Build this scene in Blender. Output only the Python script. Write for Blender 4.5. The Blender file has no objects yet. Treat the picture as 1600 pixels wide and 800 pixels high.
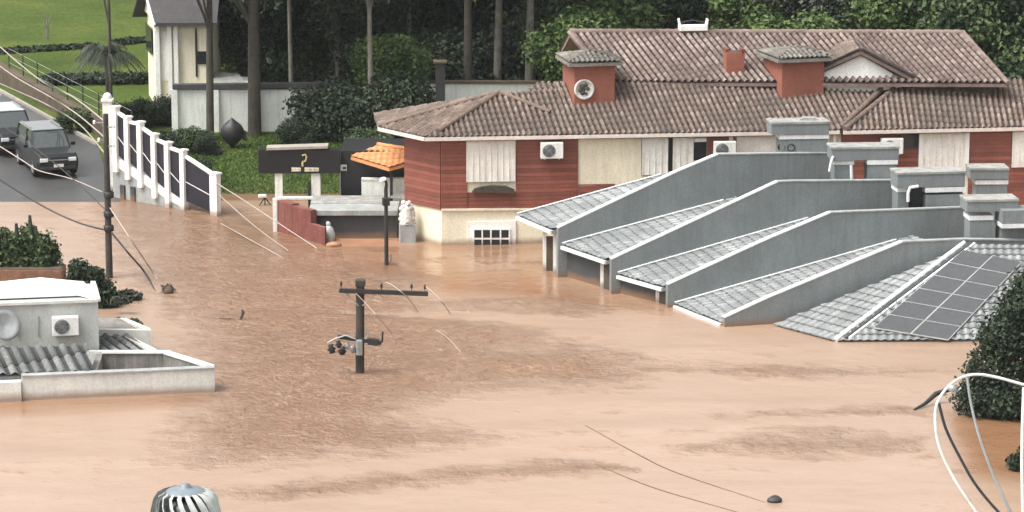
import bpy, bmesh, math, random
import numpy as np
from mathutils import Vector, Matrix
rnd = random.Random(7)
R = math.radians
S = bpy.context.scene
COL = S.collection

# ------------------------------------------------------------------ camera, sky, sun, exposure
H, TILT, F = 24.9, R(11.63), 5100.0          # eye height above the flood, downward tilt, focal length in photo pixels
cam_d = bpy.data.cameras.new('camera'); cam = bpy.data.objects.new('camera', cam_d); COL.objects.link(cam)
cam.location = (0, 0, H); cam.rotation_euler = (math.pi/2 - TILT, 0, 0)
cam_d.sensor_width = 36; cam_d.lens = 36*F/1600; cam_d.clip_start = 0.5; cam_d.clip_end = 4000
S.camera = cam
w = bpy.data.worlds.new('World'); S.world = w; w.use_nodes = True
nt = w.node_tree; bg = nt.nodes['Background']
sky = nt.nodes.new('ShaderNodeTexSky'); sky.sky_type = 'NISHITA'; sky.sun_disc = False
SUN_EL, SUN_AZ = R(58), R(-118)               # azimuth from +Y clockwise: high on the left, a little behind the camera, veiled
sky.sun_elevation = SUN_EL; sky.sun_rotation = SUN_AZ
sky.dust_density = 6.0; sky.air_density = 1.0; sky.ozone_density = 1.0
hs = nt.nodes.new('ShaderNodeHueSaturation'); hs.inputs['Saturation'].default_value = 0.12
nt.links.new(sky.outputs[0], hs.inputs['Color']); nt.links.new(hs.outputs[0], bg.inputs[0])
bg.inputs[1].default_value = 0.15
sun_d = bpy.data.lights.new('sun', 'SUN'); sun = bpy.data.objects.new('sun', sun_d); COL.objects.link(sun)
sun_d.energy = 1.0; sun_d.angle = R(20); sun_d.color = (1, .96, .9)
sv = Vector((math.sin(SUN_AZ)*math.cos(SUN_EL), math.cos(SUN_AZ)*math.cos(SUN_EL), math.sin(SUN_EL)))
sun.rotation_euler = sv.to_track_quat('Z', 'Y').to_euler()
vs = S.view_settings; vs.view_transform = 'Standard'; vs.look = 'None'; vs.gamma = 1; vs.use_curve_mapping = False
vs.exposure = 1.05

# ------------------------------------------------------------------ from photo pixels to places
FW = Vector((0, math.cos(TILT), -math.sin(TILT))); UP = Vector((0, math.sin(TILT), math.cos(TILT)))
EYE = Vector((0, 0, H))
SHORE, SLOPE = 132.3, 0.03
def ray(px, py): return Vector((1, 0, 0))*((px-800)/F) + UP*((400-py)/F) + FW
def PL(px, py, p0, n):
    d = ray(px, py); return EYE + d*((Vector(p0)-EYE).dot(n)/d.dot(n))
def W(px, py, z=0.0): return PL(px, py, (0, 0, z), Vector((0, 0, 1)))
def D(px, py, Y): return PL(px, py, (0, Y, 0), Vector((0, 1, 0)))
def V(px, py, p, e): return PL(px, py, p, Vector((e[1], -e[0], 0)))
def gz(y): return max(-2.0, (y-SHORE)*SLOPE)
def G(px, py): return PL(px, py, (0, SHORE, 0), Vector((0, -SLOPE, 1)))

# ------------------------------------------------------------------ mesh builder
class MB:
    def __init__(s): s.v = []; s.f = []; s.sm = []
    def add(s, vs, fs, smooth=False):
        o = len(s.v); s.v += [Vector(a) for a in vs]; s.f += [[i+o for i in f] for f in fs]; s.sm += [smooth]*len(fs); return s
    def box(s, c, size, rz=0.0, rot=None):
        m = rot or Matrix.Rotation(rz, 3, 'Z'); c = Vector(c); a = [x/2 for x in size]
        vs = [c + m @ Vector((sx*a[0], sy*a[1], sz*a[2])) for sx in (-1, 1) for sy in (-1, 1) for sz in (-1, 1)]
        return s.add(vs, [(0,1,3,2),(4,6,7,5),(0,4,5,1),(2,3,7,6),(0,2,6,4),(1,5,7,3)])
    def beam(s, a, b, w, h, up=(0,0,1)):
        a, b = Vector(a), Vector(b); d = (b-a); L = d.length; d.normalize(); up = Vector(up)
        x = d.cross(up).normalized(); u = x.cross(d)
        return s.box((a+b)/2, (w, L, h), rot=Matrix((x, d, u)).transposed())
    def prism(s, pts, off):          # planar polygon swept by a vector
        n = len(pts); off = Vector(off); a = [Vector(p) for p in pts]; b = [p+off for p in a]
        return s.add(a+b, [list(range(n))[::-1], [n+i for i in range(n)]] + [(i, (i+1) % n, n+(i+1) % n, n+i) for i in range(n)])
    def tube(s, pts, r, n=8, caps=True):
        pts = [Vector(p) for p in pts]; rs = r if isinstance(r, (list, tuple)) else [r]*len(pts)
        vs = []; ref = None
        for i, p in enumerate(pts):
            t = (pts[min(i+1, len(pts)-1)] - pts[max(i-1, 0)]).normalized()
            if ref is None: ref = t.orthogonal()
            x = (ref - t*ref.dot(t)).normalized(); ref = x; y = t.cross(x)
            vs += [p + (x*math.cos(k*2*math.pi/n) + y*math.sin(k*2*math.pi/n))*rs[i] for k in range(n)]
        fs = [(i*n+k, i*n+(k+1) % n, (i+1)*n+(k+1) % n, (i+1)*n+k) for i in range(len(pts)-1) for k in range(n)]
        s.add(vs, fs, True)
        if caps: s.add(vs[:n], [list(range(n))[::-1]]); s.add(vs[-n:], [list(range(n))])
        return s
    def lathe(s, c, prof, n=20, axis=None):
        c = Vector(c); q = Vector((0, 0, 1)).rotation_difference(Vector(axis or (0, 0, 1)))
        vs = [c + q @ Vector((r*math.cos(k*2*math.pi/n), r*math.sin(k*2*math.pi/n), z)) for r, z in prof for k in range(n)]
        return s.add(vs, [(i*n+k, i*n+(k+1) % n, (i+1)*n+(k+1) % n, (i+1)*n+k) for i in range(len(prof)-1) for k in range(n)], True)
    def build(s, name, m, parent=None, bevel=0, uv=None):
        o = vec0(parent); me = bpy.data.meshes.new(name)
        me.from_pydata([tuple(a-o) for a in s.v], [], s.f); me.materials.append(m)
        me.polygons.foreach_set('use_smooth', s.sm); me.update()
        return link(name, me, parent, bevel)
def vec0(parent):
    o = Vector((0, 0, 0))
    while parent: o = o + parent.location; parent = parent.parent
    return o
def link(name, me, parent=None, bevel=0):
    ob = bpy.data.objects.new(name, me); COL.objects.link(ob); ob.parent = parent
    if bevel:
        b = ob.modifiers.new('bevel', 'BEVEL'); b.width = bevel; b.segments = 2; b.limit_method = 'ANGLE'
    return ob
def tag(o, label=None, cat=None, group=None, kind=None):
    for k, v_ in (('label', label), ('category', cat), ('group', group), ('kind', kind)):
        if v_: o[k] = v_
    return o
def thing(name, loc, label, cat, group=None, rz=0):
    o = bpy.data.objects.new(name, None); o.empty_display_size = .3; COL.objects.link(o)
    o.location = loc; o.rotation_euler = (0, 0, rz); return tag(o, label, cat, group)
def struct(name, mb, m): return tag(mb.build(name, m), kind='structure')

# ------------------------------------------------------------------ materials
def newmat(name):
    m = bpy.data.materials.new(name); m.use_nodes = True; n = m.node_tree; return m, n, n.nodes['Principled BSDF']
def N(n, t, **kw):
    o = n.nodes.new(t)
    for k, v_ in kw.items():
        if k in o.inputs.keys(): o.inputs[k].default_value = v_
        else: setattr(o, k, v_)
    return o
def ramp(n, stops):
    r = n.nodes.new('ShaderNodeValToRGB'); e = r.color_ramp.elements
    while len(e) < len(stops): e.new(.5)
    for i, (p, c) in enumerate(stops): e[i].position = p; e[i].color = (*c, 1) if len(c) == 3 else c
    return r
def mul(c, k): return tuple(min(1, x*k) for x in c)
def weathered(name, c, rough=.8, var=.22, scale=1.2, streak=0.0, stain=(.12,.1,.08), bump=.15, metal=0, planks=0, fine=18, tide=False):
    m, n, p = newmat(name); L = n.links.new
    tc = N(n, 'ShaderNodeTexCoord')
    a = N(n, 'ShaderNodeTexNoise', Scale=scale, Detail=6.0, Roughness=.65); L(tc.outputs['Object'], a.inputs['Vector'])
    r = ramp(n, [(.3, mul(c, 1-var)), (.7, mul(c, 1+var))]); L(a.outputs[0], r.inputs[0])
    f = N(n, 'ShaderNodeTexNoise', Scale=float(fine), Detail=4.0); L(tc.outputs['Object'], f.inputs['Vector'])
    mx = N(n, 'ShaderNodeMix', data_type='RGBA', blend_type='MULTIPLY'); mx.inputs[0].default_value = 1
    rf = ramp(n, [(.25, (.82,)*3), (.75, (1.12,)*3)]); L(f.outputs[0], rf.inputs[0])
    L(r.outputs[0], mx.inputs[6]); L(rf.outputs[0], mx.inputs[7]); out = mx.outputs[2]
    if streak:
        mp = N(n, 'ShaderNodeMapping'); mp.inputs['Scale'].default_value = (3.2, 3.2, .35); L(tc.outputs['Object'], mp.inputs[0])
        s_ = N(n, 'ShaderNodeTexNoise', Scale=1.6, Detail=5.0, Roughness=.7); L(mp.outputs[0], s_.inputs['Vector'])
        sr = ramp(n, [(.48, (0,)*3), (.72, (streak,)*3)]); L(s_.outputs[0], sr.inputs[0])
        m2 = N(n, 'ShaderNodeMix', data_type='RGBA'); L(sr.outputs[0], m2.inputs[0]); L(out, m2.inputs[6]); m2.inputs[7].default_value = (*stain, 1); out = m2.outputs[2]
    hb = f.outputs[0]
    if planks:
        sx = N(n, 'ShaderNodeSeparateXYZ'); L(tc.outputs['Object'], sx.inputs[0])
        k = N(n, 'ShaderNodeMath', operation='MULTIPLY'); k.inputs[1].default_value = 1/planks; L(sx.outputs[2], k.inputs[0])
        fl = N(n, 'ShaderNodeMath', operation='FLOOR'); L(k.outputs[0], fl.inputs[0])
        wn = N(n, 'ShaderNodeTexWhiteNoise', noise_dimensions='1D'); L(fl.outputs[0], wn.inputs['W'])
        fr = N(n, 'ShaderNodeMath', operation='FRACT'); L(k.outputs[0], fr.inputs[0])
        g = ramp(n, [(.0, (.35,)*3), (.1, (1,)*3)]); L(fr.outputs[0], g.inputs[0])
        t = ramp(n, [(0, (.72,)*3), (1, (1.2,)*3)]); L(wn.outputs[0], t.inputs[0])
        for src in (g, t):
            m3 = N(n, 'ShaderNodeMix', data_type='RGBA', blend_type='MULTIPLY'); m3.inputs[0].default_value = 1
            L(out, m3.inputs[6]); L(src.outputs[0], m3.inputs[7]); out = m3.outputs[2]
        hb = g.outputs[0]
    if tide:      # mud mark the flood has left above the waterline
        gp = N(n, 'ShaderNodeNewGeometry'); sz = N(n, 'ShaderNodeSeparateXYZ'); L(gp.outputs['Position'], sz.inputs[0])
        tn = N(n, 'ShaderNodeMath', operation='MULTIPLY_ADD'); L(a.outputs[0], tn.inputs[0]); tn.inputs[1].default_value = -.35; L(sz.outputs[2], tn.inputs[2])
        tr = N(n, 'ShaderNodeMapRange'); tr.inputs[1].default_value = -.1; tr.inputs[2].default_value = .12; tr.inputs[3].default_value = .75; tr.inputs[4].default_value = 0; L(tn.outputs[0], tr.inputs[0])
        mt = N(n, 'ShaderNodeMix', data_type='RGBA'); L(tr.outputs[0], mt.inputs[0]); L(out, mt.inputs[6]); mt.inputs[7].default_value = (.2,.11,.06,1); out = mt.outputs[2]
    L(out, p.inputs['Base Color']); p.inputs['Roughness'].default_value = rough; p.inputs['Metallic'].default_value = metal
    b = N(n, 'ShaderNodeBump', Strength=bump, Distance=.05); L(hb, b.inputs['Height']); L(b.outputs[0], p.inputs['Normal'])
    return m
def plain(name, c, rough=.5, metal=0, coat=0):
    m, n, p = newmat(name); p.inputs['Roughness'].default_value = rough; p.inputs['Metallic'].default_value = metal
    p.inputs['Coat Weight'].default_value = coat
    a = N(n, 'ShaderNodeTexNoise', Scale=6.0, Detail=4.0); r = ramp(n, [(.3, mul(c, .86)), (.7, mul(c, 1.12))])
    tc = N(n, 'ShaderNodeTexCoord'); n.links.new(tc.outputs['Object'], a.inputs['Vector'])
    n.links.new(a.outputs[0], r.inputs[0]); n.links.new(r.outputs[0], p.inputs['Base Color']); return m
def tile_mat(name, cols, moss_shade, pan=.7, rough=.85):
    m, n, p = newmat(name); L = n.links.new
    uv = N(n, 'ShaderNodeUVMap'); wn = N(n, 'ShaderNodeTexWhiteNoise', noise_dimensions='2D'); L(uv.outputs[0], wn.inputs['Vector'])
    r = ramp(n, [(i/(len(cols)-1), c) for i, c in enumerate(cols)]); L(wn.outputs[0], r.inputs[0])
    # cover tiles, and pan tiles between them with groove shade painted in
    sx = N(n, 'ShaderNodeSeparateXYZ'); L(uv.outputs[0], sx.inputs[0]); md = N(n, 'ShaderNodeMath', operation='FLOORED_MODULO'); L(sx.outputs[0], md.inputs[0]); md.inputs[1].default_value = 2
    gt = N(n, 'ShaderNodeMath', operation='GREATER_THAN'); L(md.outputs[0], gt.inputs[0]); gt.inputs[1].default_value = 1
    gk = N(n, 'ShaderNodeMath', operation='MULTIPLY'); L(gt.outputs[0], gk.inputs[0]); gk.inputs[1].default_value = pan
    mp_ = N(n, 'ShaderNodeMix', data_type='RGBA'); L(gk.outputs[0], mp_.inputs[0]); L(r.outputs[0], mp_.inputs[6]); mp_.inputs[7].default_value = (*mul(moss_shade,.22), 1)
    tc = N(n, 'ShaderNodeTexCoord')
    a = N(n, 'ShaderNodeTexNoise', Scale=.55, Detail=7.0, Roughness=.7); L(tc.outputs['Object'], a.inputs['Vector'])
    ar = ramp(n, [(.4, (0,)*3), (.64, (.85,)*3)]); L(a.outputs[0], ar.inputs[0])
    m1 = N(n, 'ShaderNodeMix', data_type='RGBA'); L(ar.outputs[0], m1.inputs[0]); L(mp_.outputs[2], m1.inputs[6]); m1.inputs[7].default_value = (*moss_shade, 1)
    f = N(n, 'ShaderNodeTexNoise', Scale=14.0, Detail=5.0, Roughness=.7); L(tc.outputs['Object'], f.inputs['Vector'])
    fr = ramp(n, [(.3, (.6,)*3), (.7, (1.3,)*3)]); L(f.outputs[0], fr.inputs[0])
    m2 = N(n, 'ShaderNodeMix', data_type='RGBA', blend_type='MULTIPLY'); m2.inputs[0].default_value = 1
    L(m1.outputs[2], m2.inputs[6]); L(fr.outputs[0], m2.inputs[7])
    L(m2.outputs[2], p.inputs['Base Color']); p.inputs['Roughness'].default_value = rough
    b = N(n, 'ShaderNodeBump', Strength=.3, Distance=.02); L(f.outputs[0], b.inputs['Height']); L(b.outputs[0], p.inputs['Normal'])
    return m
def leaf_mat(name, cols, rough=.55):
    m, n, p = newmat(name); L = n.links.new
    g = N(n, 'ShaderNodeNewGeometry'); r = ramp(n, [(i/(len(cols)-1), c) for i, c in enumerate(cols)])
    tc = N(n, 'ShaderNodeTexCoord'); a = N(n, 'ShaderNodeTexNoise', Scale=.45, Detail=3.0); L(tc.outputs['Object'], a.inputs['Vector'])
    ad = N(n, 'ShaderNodeMath', operation='MULTIPLY_ADD'); L(a.outputs[0], ad.inputs[0]); ad.inputs[1].default_value = 1.6; ad.inputs[2].default_value = -.8
    a2 = N(n, 'ShaderNodeMath', operation='MULTIPLY_ADD', use_clamp=True); L(g.outputs['Random Per Island'], a2.inputs[0]); a2.inputs[1].default_value = .75; L(ad.outputs[0], a2.inputs[2])
    a3 = N(n, 'ShaderNodeMath', operation='ADD', use_clamp=True); L(a2.outputs[0], a3.inputs[0]); a3.inputs[1].default_value = .12
    L(a3.outputs[0], r.inputs[0]); L(r.outputs[0], p.inputs['Base Color']); p.inputs['Roughness'].default_value = rough
    p.inputs['Specular IOR Level'].default_value = .25
    return m
M = dict(
 cream=weathered('cream_render', (.74,.68,.52), .85, .08, .7, .3, (.42,.34,.24), tide=True),
 white=weathered('white_paint', (.8,.79,.75), .7, .06, 1.5, .25, (.45,.42,.36), tide=True),
 dirtywhite=weathered('dirty_white', (.74,.72,.66), .8, .12, 2.2, .5, (.4,.35,.28)),
 wallwhite=weathered('garden_wall_white', (.7,.71,.66), .9, .12, .9, .45, (.3,.32,.27)),
 timber=weathered('red_timber', (.22,.068,.045), .6, .22, 1.0, .15, (.09,.03,.02), .5, planks=.155),
 redplaster=weathered('red_plaster', (.26,.092,.06), .85, .14, 1.4, .3, (.2,.06,.04)),
 redbrick=weathered('red_wall', (.15,.045,.034), .85, .25, 1.6, .3, (.4,.2,.15)),
 grey=weathered('grey_render', (.18,.2,.2), .8, .16, .5, .5, (.115,.125,.125), .12, tide=True),
 greylight=weathered('grey_concrete', (.3,.31,.3), .85, .25, 1.4, .4, (.14,.145,.13)),
 greydark=weathered('dark_grey_render', (.045,.049,.051), .7, .2, .8, tide=True),
 capstone=weathered('cap_concrete', (.28,.28,.26), .9, .35, 2.5, .5, (.09,.09,.075)),
 nearwall=weathered('pale_grey_render', (.42,.44,.42), .85, .1, .8, .5, (.3,.31,.28)),
 nearparapet=weathered('pale_parapet', (.6,.6,.56), .85, .12, 1.0, .5, (.4,.39,.33), tide=True),
 soot=weathered('stained_grey', (.17,.16,.145), .9, .4, 1.2, .6, (.33,.31,.27)),
 canopy=weathered('white_canopy', (.86,.87,.84), .5, .03, 1.0),
 trim=weathered('white_trim', (.68,.69,.68), .6, .1, 2.5, .3, (.42,.42,.4)),
 pinktrim=weathered('gutter_paint', (.66,.58,.52), .6, .12, 2.0, .2, (.35,.3,.26)),
 dark=plain('dark_recess', (.02,.02,.022), .4),
 navy=plain('dark_panel', (.012,.013,.022), .35),
 glass=plain('window_glass', (.02,.024,.026), .08),
 carglass=plain('car_glass', (.05,.062,.062), .04, 0, 1.0),
 lawn=leaf_mat('lawn_blades', [(.022,.048,.008),(.045,.085,.014),(.075,.12,.022),(.11,.15,.035)]),
 black=plain('black_metal', (.022,.021,.02), .55),
 woodpole=weathered('dark_pole', (.045,.038,.034), .9, .3, 3.0, .3, (.02,.02,.02)),
 greymetal=plain('grey_metal', (.3,.31,.31), .45, .3),
 acbody=weathered('ac_casing', (.72,.72,.68), .5, .06, 3.0, .2, (.4,.38,.32)),
 grille=plain('fan_grille', (.075,.08,.08), .6),
 rubber=plain('tyre_rubber', (.02,.02,.02), .8),
 slate=weathered('slate_roof', (.055,.05,.052), .8, .2, 2.0),
 signblack=plain('sign_board', (.012,.012,.012), .4),
 gold=plain('gold_paint', (.55,.43,.2), .4),
 orange=weathered('orange_tile', (.6,.25,.1), .8, .25, 3.0, .3, (.35,.12,.06), .4),
 brick=weathered('brick_planter', (.17,.085,.05), .9, .35, 3.0, .4, (.16,.1,.07)),
 stone=weathered('white_stone', (.62,.6,.56), .9, .25, 4.0, .6, (.2,.17,.14), .8),
 bark=weathered('bark', (.07,.058,.045), .95, .4, 2.0, .5, (.03,.026,.02), .8),
 barkpale=weathered('pale_bark', (.2,.185,.15), .95, .4, 2.0, .5, (.07,.06,.045), .8),
 asphalt=weathered('wet_asphalt', (.062,.061,.06), .38, .2, .5, 0, bump=.25, fine=40),
 kerb=weathered('kerb_concrete', (.3,.27,.23), .9, .2, 2),
 earth=weathered('earth_bank', (.085,.062,.04), .95, .35, 1.5),
 mud=weathered('mud', (.3,.15,.085), .55, .25, 1.2),
 cable=plain('cable', (.025,.024,.024), .5), palecable=plain('pale_cable', (.36,.31,.27), .6),
 carblack=plain('dark_car_paint', (.008,.0085,.009), .3, 0, .15), cargrey=plain('grey_car_paint', (.2,.21,.21), .25, .2, .5),
 carpale=plain('pale_car_paint', (.5,.53,.52), .25, 0, .5),
 lamp=plain('headlamp', (.7,.72,.72), .1), solar=plain('solar_cell', (.06,.064,.067), .75),
 bag=weathered('grey_plastic', (.42,.44,.42), .45, .25, 4.0),
 bluecap=plain('blue_grey_cap', (.16,.19,.21), .5),
 tileR=tile_mat('clay_tiles', [(.12,.08,.062),(.2,.145,.115),(.3,.235,.195),(.15,.1,.08),(.235,.165,.13)], (.085,.068,.054), .85),
 tileRR=tile_mat('red_clay_tiles', [(.15,.098,.08),(.25,.19,.16),(.33,.27,.235),(.19,.115,.095)], (.085,.06,.05), .96),
 tileM=tile_mat('mossy_tiles', [(.12,.105,.09),(.19,.175,.15),(.26,.245,.21)], (.09,.085,.07), .7),
 tileG=tile_mat('grey_tiles', [(.17,.18,.183),(.26,.27,.27),(.36,.37,.365),(.21,.22,.22)], (.13,.137,.137), pan=.35, rough=.6),
 tileD=tile_mat('dark_fibre_sheets', [(.1,.105,.1),(.17,.175,.17),(.26,.26,.25)], (.06,.065,.06), .95),
 leafdark=leaf_mat('leaf_dark', [(.009,.016,.01),(.018,.03,.016),(.034,.05,.024),(.055,.07,.034)]),
 leafmid=leaf_mat('leaf_mid', [(.016,.03,.014),(.037,.062,.024),(.068,.102,.037),(.12,.15,.06)]),
 leafgrey=leaf_mat('leaf_grey', [(.018,.024,.017),(.036,.043,.031),(.065,.072,.05),(.11,.112,.078)]),
 leaflight=leaf_mat('leaf_light', [(.03,.055,.016),(.06,.1,.027),(.1,.15,.04),(.15,.19,.065)]),
)
def ground_mat():
    m, n, p = newmat('grass_ground'); L = n.links.new; tc = N(n, 'ShaderNodeTexCoord')
    a = N(n, 'ShaderNodeTexNoise', Scale=.12, Detail=8.0, Roughness=.68); L(tc.outputs['Object'], a.inputs['Vector'])
    r = ramp(n, [(.3, (.036,.06,.013)), (.5, (.07,.1,.022)), (.7, (.12,.135,.036))]); L(a.outputs[0], r.inputs[0])
    f = N(n, 'ShaderNodeTexNoise', Scale=5.0, Detail=5.0, Roughness=.75); L(tc.outputs['Object'], f.inputs['Vector'])
    fr = ramp(n, [(.3, (.55,)*3), (.7, (1.35,)*3)]); L(f.outputs[0], fr.inputs[0])
    mx = N(n, 'ShaderNodeMix', data_type='RGBA', blend_type='MULTIPLY'); mx.inputs[0].default_value = 1
    L(r.outputs[0], mx.inputs[6]); L(fr.outputs[0], mx.inputs[7])
    sx = N(n, 'ShaderNodeSeparateXYZ'); L(tc.outputs['Object'], sx.inputs[0])
    mr = N(n, 'ShaderNodeMapRange'); mr.inputs[1].default_value = .02; mr.inputs[2].default_value = .10; L(sx.outputs[2], mr.inputs[0])
    m2 = N(n, 'ShaderNodeMix', data_type='RGBA'); L(mr.outputs[0], m2.inputs[0]); m2.inputs[6].default_value = (.16,.1,.06,1); L(mx.outputs[2], m2.inputs[7])
    L(m2.outputs[2], p.inputs['Base Color']); p.inputs['Roughness'].default_value = .95; p.inputs['Specular IOR Level'].default_value = .08
    b = N(n, 'ShaderNodeBump', Strength=.6, Distance=.12); L(f.outputs[0], b.inputs['Height']); L(b.outputs[0], p.inputs['Normal']); return m
def water_mat():
    m, n, p = newmat('flood_water'); L = n.links.new; g = N(n, 'ShaderNodeNewGeometry')
    at = N(n, 'ShaderNodeAttribute', attribute_name='chop'); ac = N(n, 'ShaderNodeAttribute', attribute_name='calm')
    st = N(n, 'ShaderNodeMapping'); st.inputs['Scale'].default_value = (.16, .75, 1); L(g.outputs['Position'], st.inputs[0])
    sn = N(n, 'ShaderNodeTexNoise', Scale=.55, Detail=8.0, Roughness=.62, Distortion=.5); L(st.outputs[0], sn.inputs['Vector'])
    en = N(n, 'ShaderNodeTexNoise', Scale=.9, Detail=7.0, Roughness=.7); L(g.outputs['Position'], en.inputs['Vector'])
    e2 = N(n, 'ShaderNodeMath', operation='MULTIPLY_ADD'); L(en.outputs[0], e2.inputs[0]); e2.inputs[1].default_value = 1.3; e2.inputs[2].default_value = -.65
    s2 = N(n, 'ShaderNodeMath', operation='MULTIPLY_ADD'); L(sn.outputs[0], s2.inputs[0]); s2.inputs[1].default_value = 1.1; s2.inputs[2].default_value = -.55
    s3 = N(n, 'ShaderNodeMath', operation='ADD'); L(e2.outputs[0], s3.inputs[0]); L(s2.outputs[0], s3.inputs[1])
    s4 = N(n, 'ShaderNodeMath', operation='ADD'); L(s3.outputs[0], s4.inputs[0]); L(at.outputs['Fac'], s4.inputs[1])
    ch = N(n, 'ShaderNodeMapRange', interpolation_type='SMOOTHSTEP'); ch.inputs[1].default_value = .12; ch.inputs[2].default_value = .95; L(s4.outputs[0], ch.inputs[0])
    wm_ = N(n, 'ShaderNodeMapping'); wm_.inputs['Scale'].default_value = (1, .55, 1); L(g.outputs['Position'], wm_.inputs[0])
    # silty mud colour in streaks; sky sheen of slick water painted in paler
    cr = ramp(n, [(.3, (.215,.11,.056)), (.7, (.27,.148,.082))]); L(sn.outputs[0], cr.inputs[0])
    no_sheen = N(n, 'ShaderNodeMath', operation='MAXIMUM'); L(ch.outputs[0], no_sheen.inputs[0]); L(ac.outputs['Fac'], no_sheen.inputs[1])
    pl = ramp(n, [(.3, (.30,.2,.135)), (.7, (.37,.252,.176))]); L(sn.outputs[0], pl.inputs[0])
    mxs = N(n, 'ShaderNodeMix', data_type='RGBA'); L(no_sheen.outputs[0], mxs.inputs[0]); L(pl.outputs[0], mxs.inputs[6]); L(cr.outputs[0], mxs.inputs[7])
    fn = N(n, 'ShaderNodeTexNoise', Scale=2.6, Detail=5.0, Roughness=.55, Distortion=1.4); L(wm_.outputs[0], fn.inputs['Vector'])
    fa = N(n, 'ShaderNodeMath', operation='SUBTRACT'); L(fn.outputs[0], fa.inputs[0]); fa.inputs[1].default_value = .5
    fb = N(n, 'ShaderNodeMath', operation='ABSOLUTE'); L(fa.outputs[0], fb.inputs[0])
    fr_ = ramp(n, [(.0, (1,)*3), (.022, (.35,)*3), (.05, (0,)*3)]); L(fb.outputs[0], fr_.inputs[0])
    fk = N(n, 'ShaderNodeTexNoise', Scale=.8, Detail=3.0); L(g.outputs['Position'], fk.inputs['Vector']); fkr = ramp(n, [(.42, (.05,)*3), (.68, (.62,)*3)]); L(fk.outputs[0], fkr.inputs[0])
    f1 = N(n, 'ShaderNodeMath', operation='MULTIPLY'); L(fr_.outputs[0], f1.inputs[0]); L(fkr.outputs[0], f1.inputs[1])
    f2 = N(n, 'ShaderNodeMath', operation='MULTIPLY'); L(f1.outputs[0], f2.inputs[0]); L(ch.outputs[0], f2.inputs[1])
    mxf = N(n, 'ShaderNodeMix', data_type='RGBA'); L(f2.outputs[0], mxf.inputs[0]); L(mxs.outputs[2], mxf.inputs[6]); mxf.inputs[7].default_value = (.5,.37,.27,1)  # pale flecks paint the ripple glints into the chop colour
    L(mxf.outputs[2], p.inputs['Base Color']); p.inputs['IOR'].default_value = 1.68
    ro = N(n, 'ShaderNodeMapRange'); ro.inputs[3].default_value = .24; ro.inputs[4].default_value = .09; L(ac.outputs['Fac'], ro.inputs[0]); L(ro.outputs[0], p.inputs['Roughness'])
    # waves: small chop where the wind and the current break the film, a faint swell elsewhere
    wm = N(n, 'ShaderNodeMapping'); wm.inputs['Scale'].default_value = (1, .8, 1); wm.inputs['Rotation'].default_value = (0, 0, .5); L(g.outputs['Position'], wm.inputs[0])
    w1 = N(n, 'ShaderNodeTexNoise', Scale=2.4, Detail=6.0, Roughness=.62, Distortion=1.1); L(wm.outputs[0], w1.inputs['Vector'])
    w2 = N(n, 'ShaderNodeTexNoise', Scale=.9, Detail=3.0, Roughness=.5); L(g.outputs['Position'], w2.inputs['Vector'])
    w3 = N(n, 'ShaderNodeTexNoise', Scale=9.0, Detail=4.0, Roughness=.6); L(wm.outputs[0], w3.inputs['Vector'])
    w3m = N(n, 'ShaderNodeMath', operation='MULTIPLY_ADD'); L(w3.outputs[0], w3m.inputs[0]); w3m.inputs[1].default_value = .3; L(w1.outputs[0], w3m.inputs[2]); w1 = w3m
    k1 = N(n, 'ShaderNodeMath', operation='MULTIPLY'); L(w1.outputs[0], k1.inputs[0]); L(ch.outputs[0], k1.inputs[1])
    k2 = N(n, 'ShaderNodeMath', operation='MULTIPLY_ADD'); L(w2.outputs[0], k2.inputs[0]); k2.inputs[1].default_value = .12; k3 = N(n, 'ShaderNodeMath', operation='MULTIPLY_ADD'); L(w3.outputs[0], k3.inputs[0]); k3.inputs[1].default_value = .035; L(k1.outputs[0], k3.inputs[2]); L(k3.outputs[0], k2.inputs[2])
    b = N(n, 'ShaderNodeBump', Strength=1.0, Distance=.27); L(k2.outputs[0], b.inputs['Height']); L(b.outputs[0], p.inputs['Normal'])
    return m

# ------------------------------------------------------------------ setting: ground, road, water
ys = [-60, 65.6, 132.3, 300, 460]; mb = MB()
for i in range(len(ys)-1):
    a, b = ys[i], ys[i+1]; mb.add([(-260,a,gz(a)),(260,a,gz(a)),(260,b,gz(b)),(-260,b,gz(b))], [(0,1,2,3)])
struct('ground', mb, ground_mat())
def sheet(name, pts, m, dz):
    mb = MB().add([p+Vector((0,0,dz)) for p in pts], [list(range(len(pts)))]); return struct(name, mb, m)
kA, kB = G(5,146), G(152,227)
far = kA + (kA-kB)*4
sheet('road', [far+Vector((-14,0,0)), far, kB, G(176,300), G(215,345), G(-150,420), G(-220,300)], M['asphalt'], .008)
mb = MB(); mb.beam(kA+(kA-kB)*1.5+Vector((0,0,.06)), kB+Vector((0,0,.06)), .16, .14); struct('kerb', mb, M['kerb'])

def poly_field(X, Y, px, feather):
    P = [(a.x, a.y) for a in (W(*q) for q in px)]; ins = np.zeros(X.shape, bool); dist = np.full(X.shape, 1e9)
    for (x0, y0), (x1, y1) in zip(P, P[1:]+P[:1]):
        c = ((y0 > Y) != (y1 > Y)); xi = (x1-x0)*(Y-y0)/((y1-y0) or 1e-9)+x0; ins ^= c & (X < xi)
        t = np.clip(((X-x0)*(x1-x0)+(Y-y0)*(y1-y0))/((x1-x0)**2+(y1-y0)**2+1e-9), 0, 1)
        dist = np.minimum(dist, np.hypot(X-x0-t*(x1-x0), Y-y0-t*(y1-y0)))
    return np.clip(.5+np.where(ins, dist, -dist)/(2*feather), 0, 1)
xs = np.concatenate([[-260,-120,-60,-40], np.arange(-24, 24.01, .25), [40,60,120,260]])
yy = np.concatenate([[-40,0,30,60,75], np.arange(84, 134.01, .25), [140, 150]])
X, Y = np.meshgrid(xs, yy)
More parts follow.
